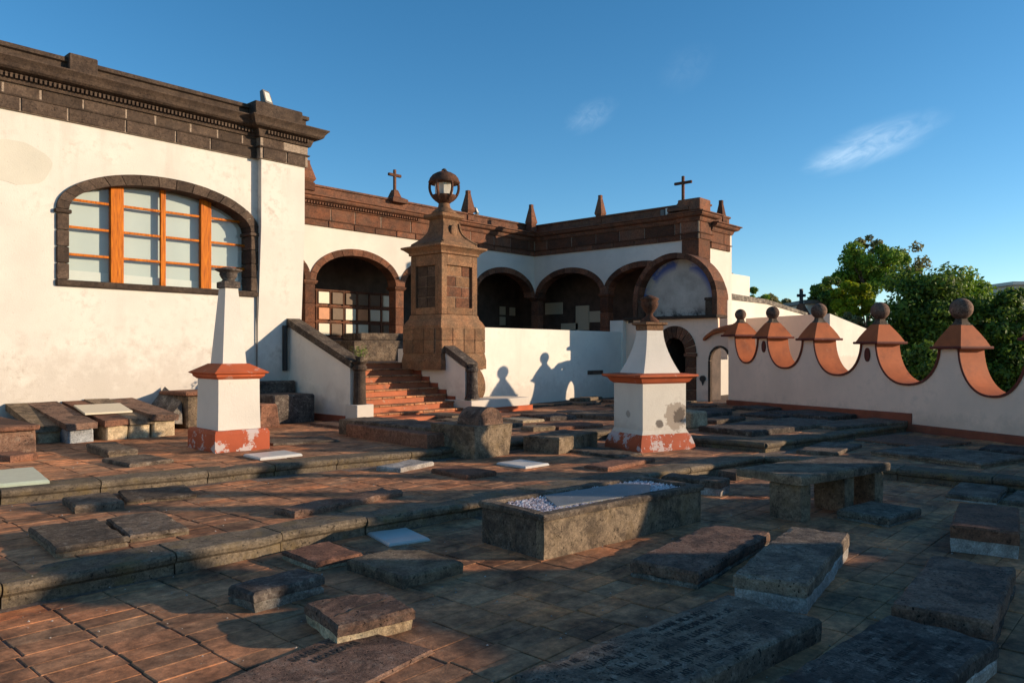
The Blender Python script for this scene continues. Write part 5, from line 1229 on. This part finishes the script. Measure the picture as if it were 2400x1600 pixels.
for x in (.06, L1 * .90, L2 - .26):
    q = roughbox(.17, WB * .46, hB - .09, 40 + x, .005, base=-.02); obj('leg', q.xform(lambda p: fB(Vector((p.x + x, p.y + .05, p.z)))), BN, 'grave_tan')

# ------------------------------------------------------------------ whitewashed tombs along the hall
YT = 12.6
tombs = [(85, 150, 'small whitewashed tomb with undercut front, leftmost of the row along the hall', 'lime_yellow', 12.95, .50),
         (157, 222, 'tomb with blue-white flaked front between two dark gaps', 'lime_blue', 12.6, .54),
         (248, 301, 'yellowish whitewashed tomb right of the second dark gap', 'lime_yellow', 12.6, .56),
         (302, 353, 'whitewashed tomb front in the middle of the row along the hall', 'lime_yellow', 12.6, .56),
         (357, 412, 'cream tomb front at the right end of the row, left of the obelisk', 'lime_yellow', 12.55, .60)]
for i, (ua, ub, lab, mt, yt, zt) in enumerate(tombs):
    xa, _ = Py(ua, 1000, yt); xb, _ = Py(ub, 1000, yt)
    t = thing('wall_tomb', lab, 'tomb', ((xa + xb) / 2, yt, Z2), 'tombs in a row at the foot of the white hall')
    obj('front', MB().box(xa + .01, xb - .01, yt, YA - .01, Z2 - .03, zt - .06, .02).jit(.018, 5, i), t, mt)
    tp = MB().loft([[(xa - .03, yt - .06, zt - .06), (xb + .03, yt - .06, zt - .06), (xb + .03, yt - .05, zt + .03), (xa - .03, yt - .05, zt + .03)], [(xa - .04, YA - .02, .70), (xb + .04, YA - .02, .70), (xb + .04, YA - .02, .82), (xa - .04, YA - .02, .82)]])
    obj('sloping_top', tp.jit(.03, 3, i), t, ['grave_tan', 'grave_pink', 'grave_red', 'grave_tan', 'grave_pink'][i])
xa, _ = Py(182, 950, 13.4); xb, _ = Py(292, 950, 13.4)
tag(obj('marble_plate', MB().box(xa, xb, 13.0, 13.7, 0, .03, .004).xform(lambda p: Vector((p.x + (p.y - 13.3) * .1, p.y, p.z + .66 + (p.y - 13) * .13))), None, 'plaque_white'), 'cream marble plate on the sloping tops of the row of tombs', 'plaque')
xa, _ = Py(-60, 1000, 12.2); xb, _ = Py(68, 1000, 12.2)
t = thing('box_tomb', 'reddish rubble box tomb cut by the left frame edge, dark inside', 'tomb', (xa, 12.2, Z2))
obj('body', MB().box(xa, xb, 11.9, 13.6, Z2 - .03, .58, .03).jit(.04, 3), t, 'grave_pink'); obj('cover', MB().box(xa - .05, xb + .03, 11.82, 13.7, .585, .66, .02).jit(.03, 3), t, 'grave_red')
xa, _ = Py(362, 930, 13.9); xb, _ = Py(470, 930, 13.9)
t = thing('broken_tomb', 'taller broken tomb with rough left end against the hall behind the obelisk', 'tomb', (xa, 13.9, Z2))
mb = MB().loft([[(xa, 13.5, .4), (xa + .25, 13.45, .4), (xa + .35, YA - .01, .4), (xa, YA - .01, .4)], [(xa + .2, 13.8, .6), (xa + .38, 13.6, .78), (xa + .4, YA - .01, .95), (xa + .25, YA - .01, .8)]]); obj('rubble_end', mb.jit(.09, 4), t, 'lime')
obj('body', MB().box(xa + .36, xb + .2, 13.42, YA - .01, Z2, .86, .03).jit(.03, 3), t, 'grave_tan'); obj('cover', MB().box(xa + .3, xb + .25, 13.35, YA - .01, .861, .93, .02).jit(.03, 3), t, 'grave_red')
def dk(u0, u1, v0, v1, y, d, lab, mt, nm='box_tomb', j=.03):
    xa, zb = Py(u0, v1, y); xb, zt = Py(u1, v0, y)
    tag(obj(nm, MB().box(xa, xb, y, y + d, Z2 - .02, zt, .03).jit(j, 3, u0), None, mt), lab, 'tomb')
dk(596, 694, 892, 960, 14.0, .38, 'black shaded tomb at the hall wall right of the obelisk', 'grave_dark')
dk(640, 738, 922, 975, 13.0, .9, 'black box tomb against the foot of the left stair wall', 'grave_dark')
dk(608, 650, 946, 975, 12.6, .7, 'reddish mound of rubble between obelisk and black tomb', 'grave_red', 'rubble_mound', .1)
# flower vase on the left newel
vx, vy, vz = XF + .12, 12.06, 1.46
FV = thing('planter', 'little pot of flowers on the left stair newel', 'planter', (vx, vy, vz))
obj('pot', MB().lathe(vx, vy, [(.06, vz), (.09, vz + .09), (.08, vz + .1)], 12), FV, 'grave_stone')
fm = MB(); random.seed(3)
for i in range(140):
    p = Vector((vx, vy, vz + .1)) + Vector((random.gauss(0, .07), random.gauss(0, .07), abs(random.gauss(.08, .06)))); q = Vector((random.uniform(-1, 1), random.uniform(-1, 1), random.uniform(-1, 1))).normalized() * .03; w_ = q.orthogonal().normalized() * .012
    fm.add([p - q, p + w_, p + q, p - w_], [(0, 1, 2, 3)])
obj('foliage', fm, FV, 'leaf_dark')

gr = MB(); random.seed(21)
for k in range(420):
    Yc = random.uniform(3.6, 9.5); Xc = random.uniform(-.68, .68) * Yc; p = FW * Yc + RT * Xc
    lv = level(p.x, p.y)
    if not inwall(p.x, p.y): continue
    z = (Z0, Z1, Z2)[lv]; r = random.uniform(.003, .010); v = [(p.x - r, p.y, z), (p.x, p.y - r * .8, z), (p.x + r * 1.1, p.y, z), (p.x, p.y + r, z), (p.x, p.y, z + r * .9)]
    gr.add(v, [(0, 1, 4), (1, 2, 4), (2, 3, 4), (3, 0, 4)])
g_ = obj('grit', gr, None, 'lime_pale', kind='stuff'); g_['label'] = 'pale grit and mortar crumbs scattered over the brick floor'

# many thin ledgers lying close together in the middle distance
random.seed(33)
def ledgers(n_, box_, lab, grp, lv, mats, taken):
    k = 0; tries = 0; made = []
    while k < n_ and tries < 900:
        tries += 1; x = random.uniform(box_[0], box_[1]); y = random.uniform(box_[2], box_[3]); L_ = random.uniform(.9, 1.5); W_ = random.uniform(.45, .75)
        if random.random() < .5: L_, W_ = W_ + .1, L_
        if level(x, y) != lv or level(x + L_, y) != lv or level(x, y + W_) != lv or level(x + L_, y + W_) != lv: continue
        if x + L_ > onwall(y) - .25 or x + L_ > onwall(y + W_) - .25: continue
        if any(abs(x + L_ / 2 - a) < (L_ + c) / 2 + .04 and abs(y + W_ / 2 - b) < (W_ + d) / 2 + .04 for a, b, c, d in taken): continue
        taken.append((x + L_ / 2, y + W_ / 2, L_, W_)); z = (Z0, Z1, Z2)[lv]; h = random.uniform(.035, .09)
        made.append(thing('grave_slab', lab, 'grave slab', (x, y, z), grp)); t = made[-1]; an = random.uniform(-.06, .06)
        q = roughbox(L_, W_, h, k * 3.7 + n_, .010, base=-.02); q.xform(lambda p: Vector((x + p.x * math.cos(an) - p.y * math.sin(an), y + p.x * math.sin(an) + p.y * math.cos(an), p.z + z)))
        mt_ = random.choice(mats); obj('slab', q, t, mt_); k += 1
    # each one named by its row and its place in that row, as seen from the camera
    made.sort(key=lambda o: o.location.x * FW.x + o.location.y * FW.y); nr = max(1, round(len(made) / 4)); per = math.ceil(len(made) / nr)
    rows = [made[i:i + per] for i in range(0, len(made), per)]; rn = ['nearest', 'second nearest', 'third nearest', 'fourth nearest', 'farthest']; on = ['leftmost', 'second from the left', 'third from the left', 'fourth from the left', 'fifth from the left', 'sixth from the left']
    for ri_, rw in enumerate(rows):
        rw.sort(key=lambda o: (o.location.x * RT.x + o.location.y * RT.y) / (o.location.x * FW.x + o.location.y * FW.y))
        for oi, o in enumerate(rw): o['label'] = lab + ', ' + on[oi] + ' in the ' + rn[min(ri_, 4)] + ' row'
taken = []
for o in list(bpy.data.objects):
    if o.parent is not None and o.type == 'MESH' and o.name.split('.')[0] in ('slab', 'base', 'head_box', 'body', 'leg', 'seat_slab', 'front_wall', 'pedestal', 'front', 'flank_wall', 'newel_block'):
        xs = [v.co.x for v in o.data.vertices]; ys = [v.co.y for v in o.data.vertices]; taken.append(((min(xs) + max(xs)) / 2, (min(ys) + max(ys)) / 2, max(xs) - min(xs), max(ys) - min(ys)))
taken.append((14, 11.6, 3, 1.2))
ledgers(16, (11.3, 18, 4.6, 11.8), 'thin ledger by the scalloped wall', 'ledger stones on the shaded upper terrace', 2, ['grave_dark', 'grave_blue', 'grave_stone', 'grave_pink'], taken)
ledgers(9, (7.6, 12.5, 8.2, 11.4), 'thin brown ledger by the court wall', 'ledger stones before the court wall', 2, ['grave_tan', 'grave_red', 'grave_stone', 'grave_pink'], taken)
ledgers(5, (11.2, 15.5, .5, 4.2), 'thin ledger right of the bench', 'ledger stones at the right on the middle terrace', 1, ['grave_dark', 'grave_blue', 'grave_stone'], taken)
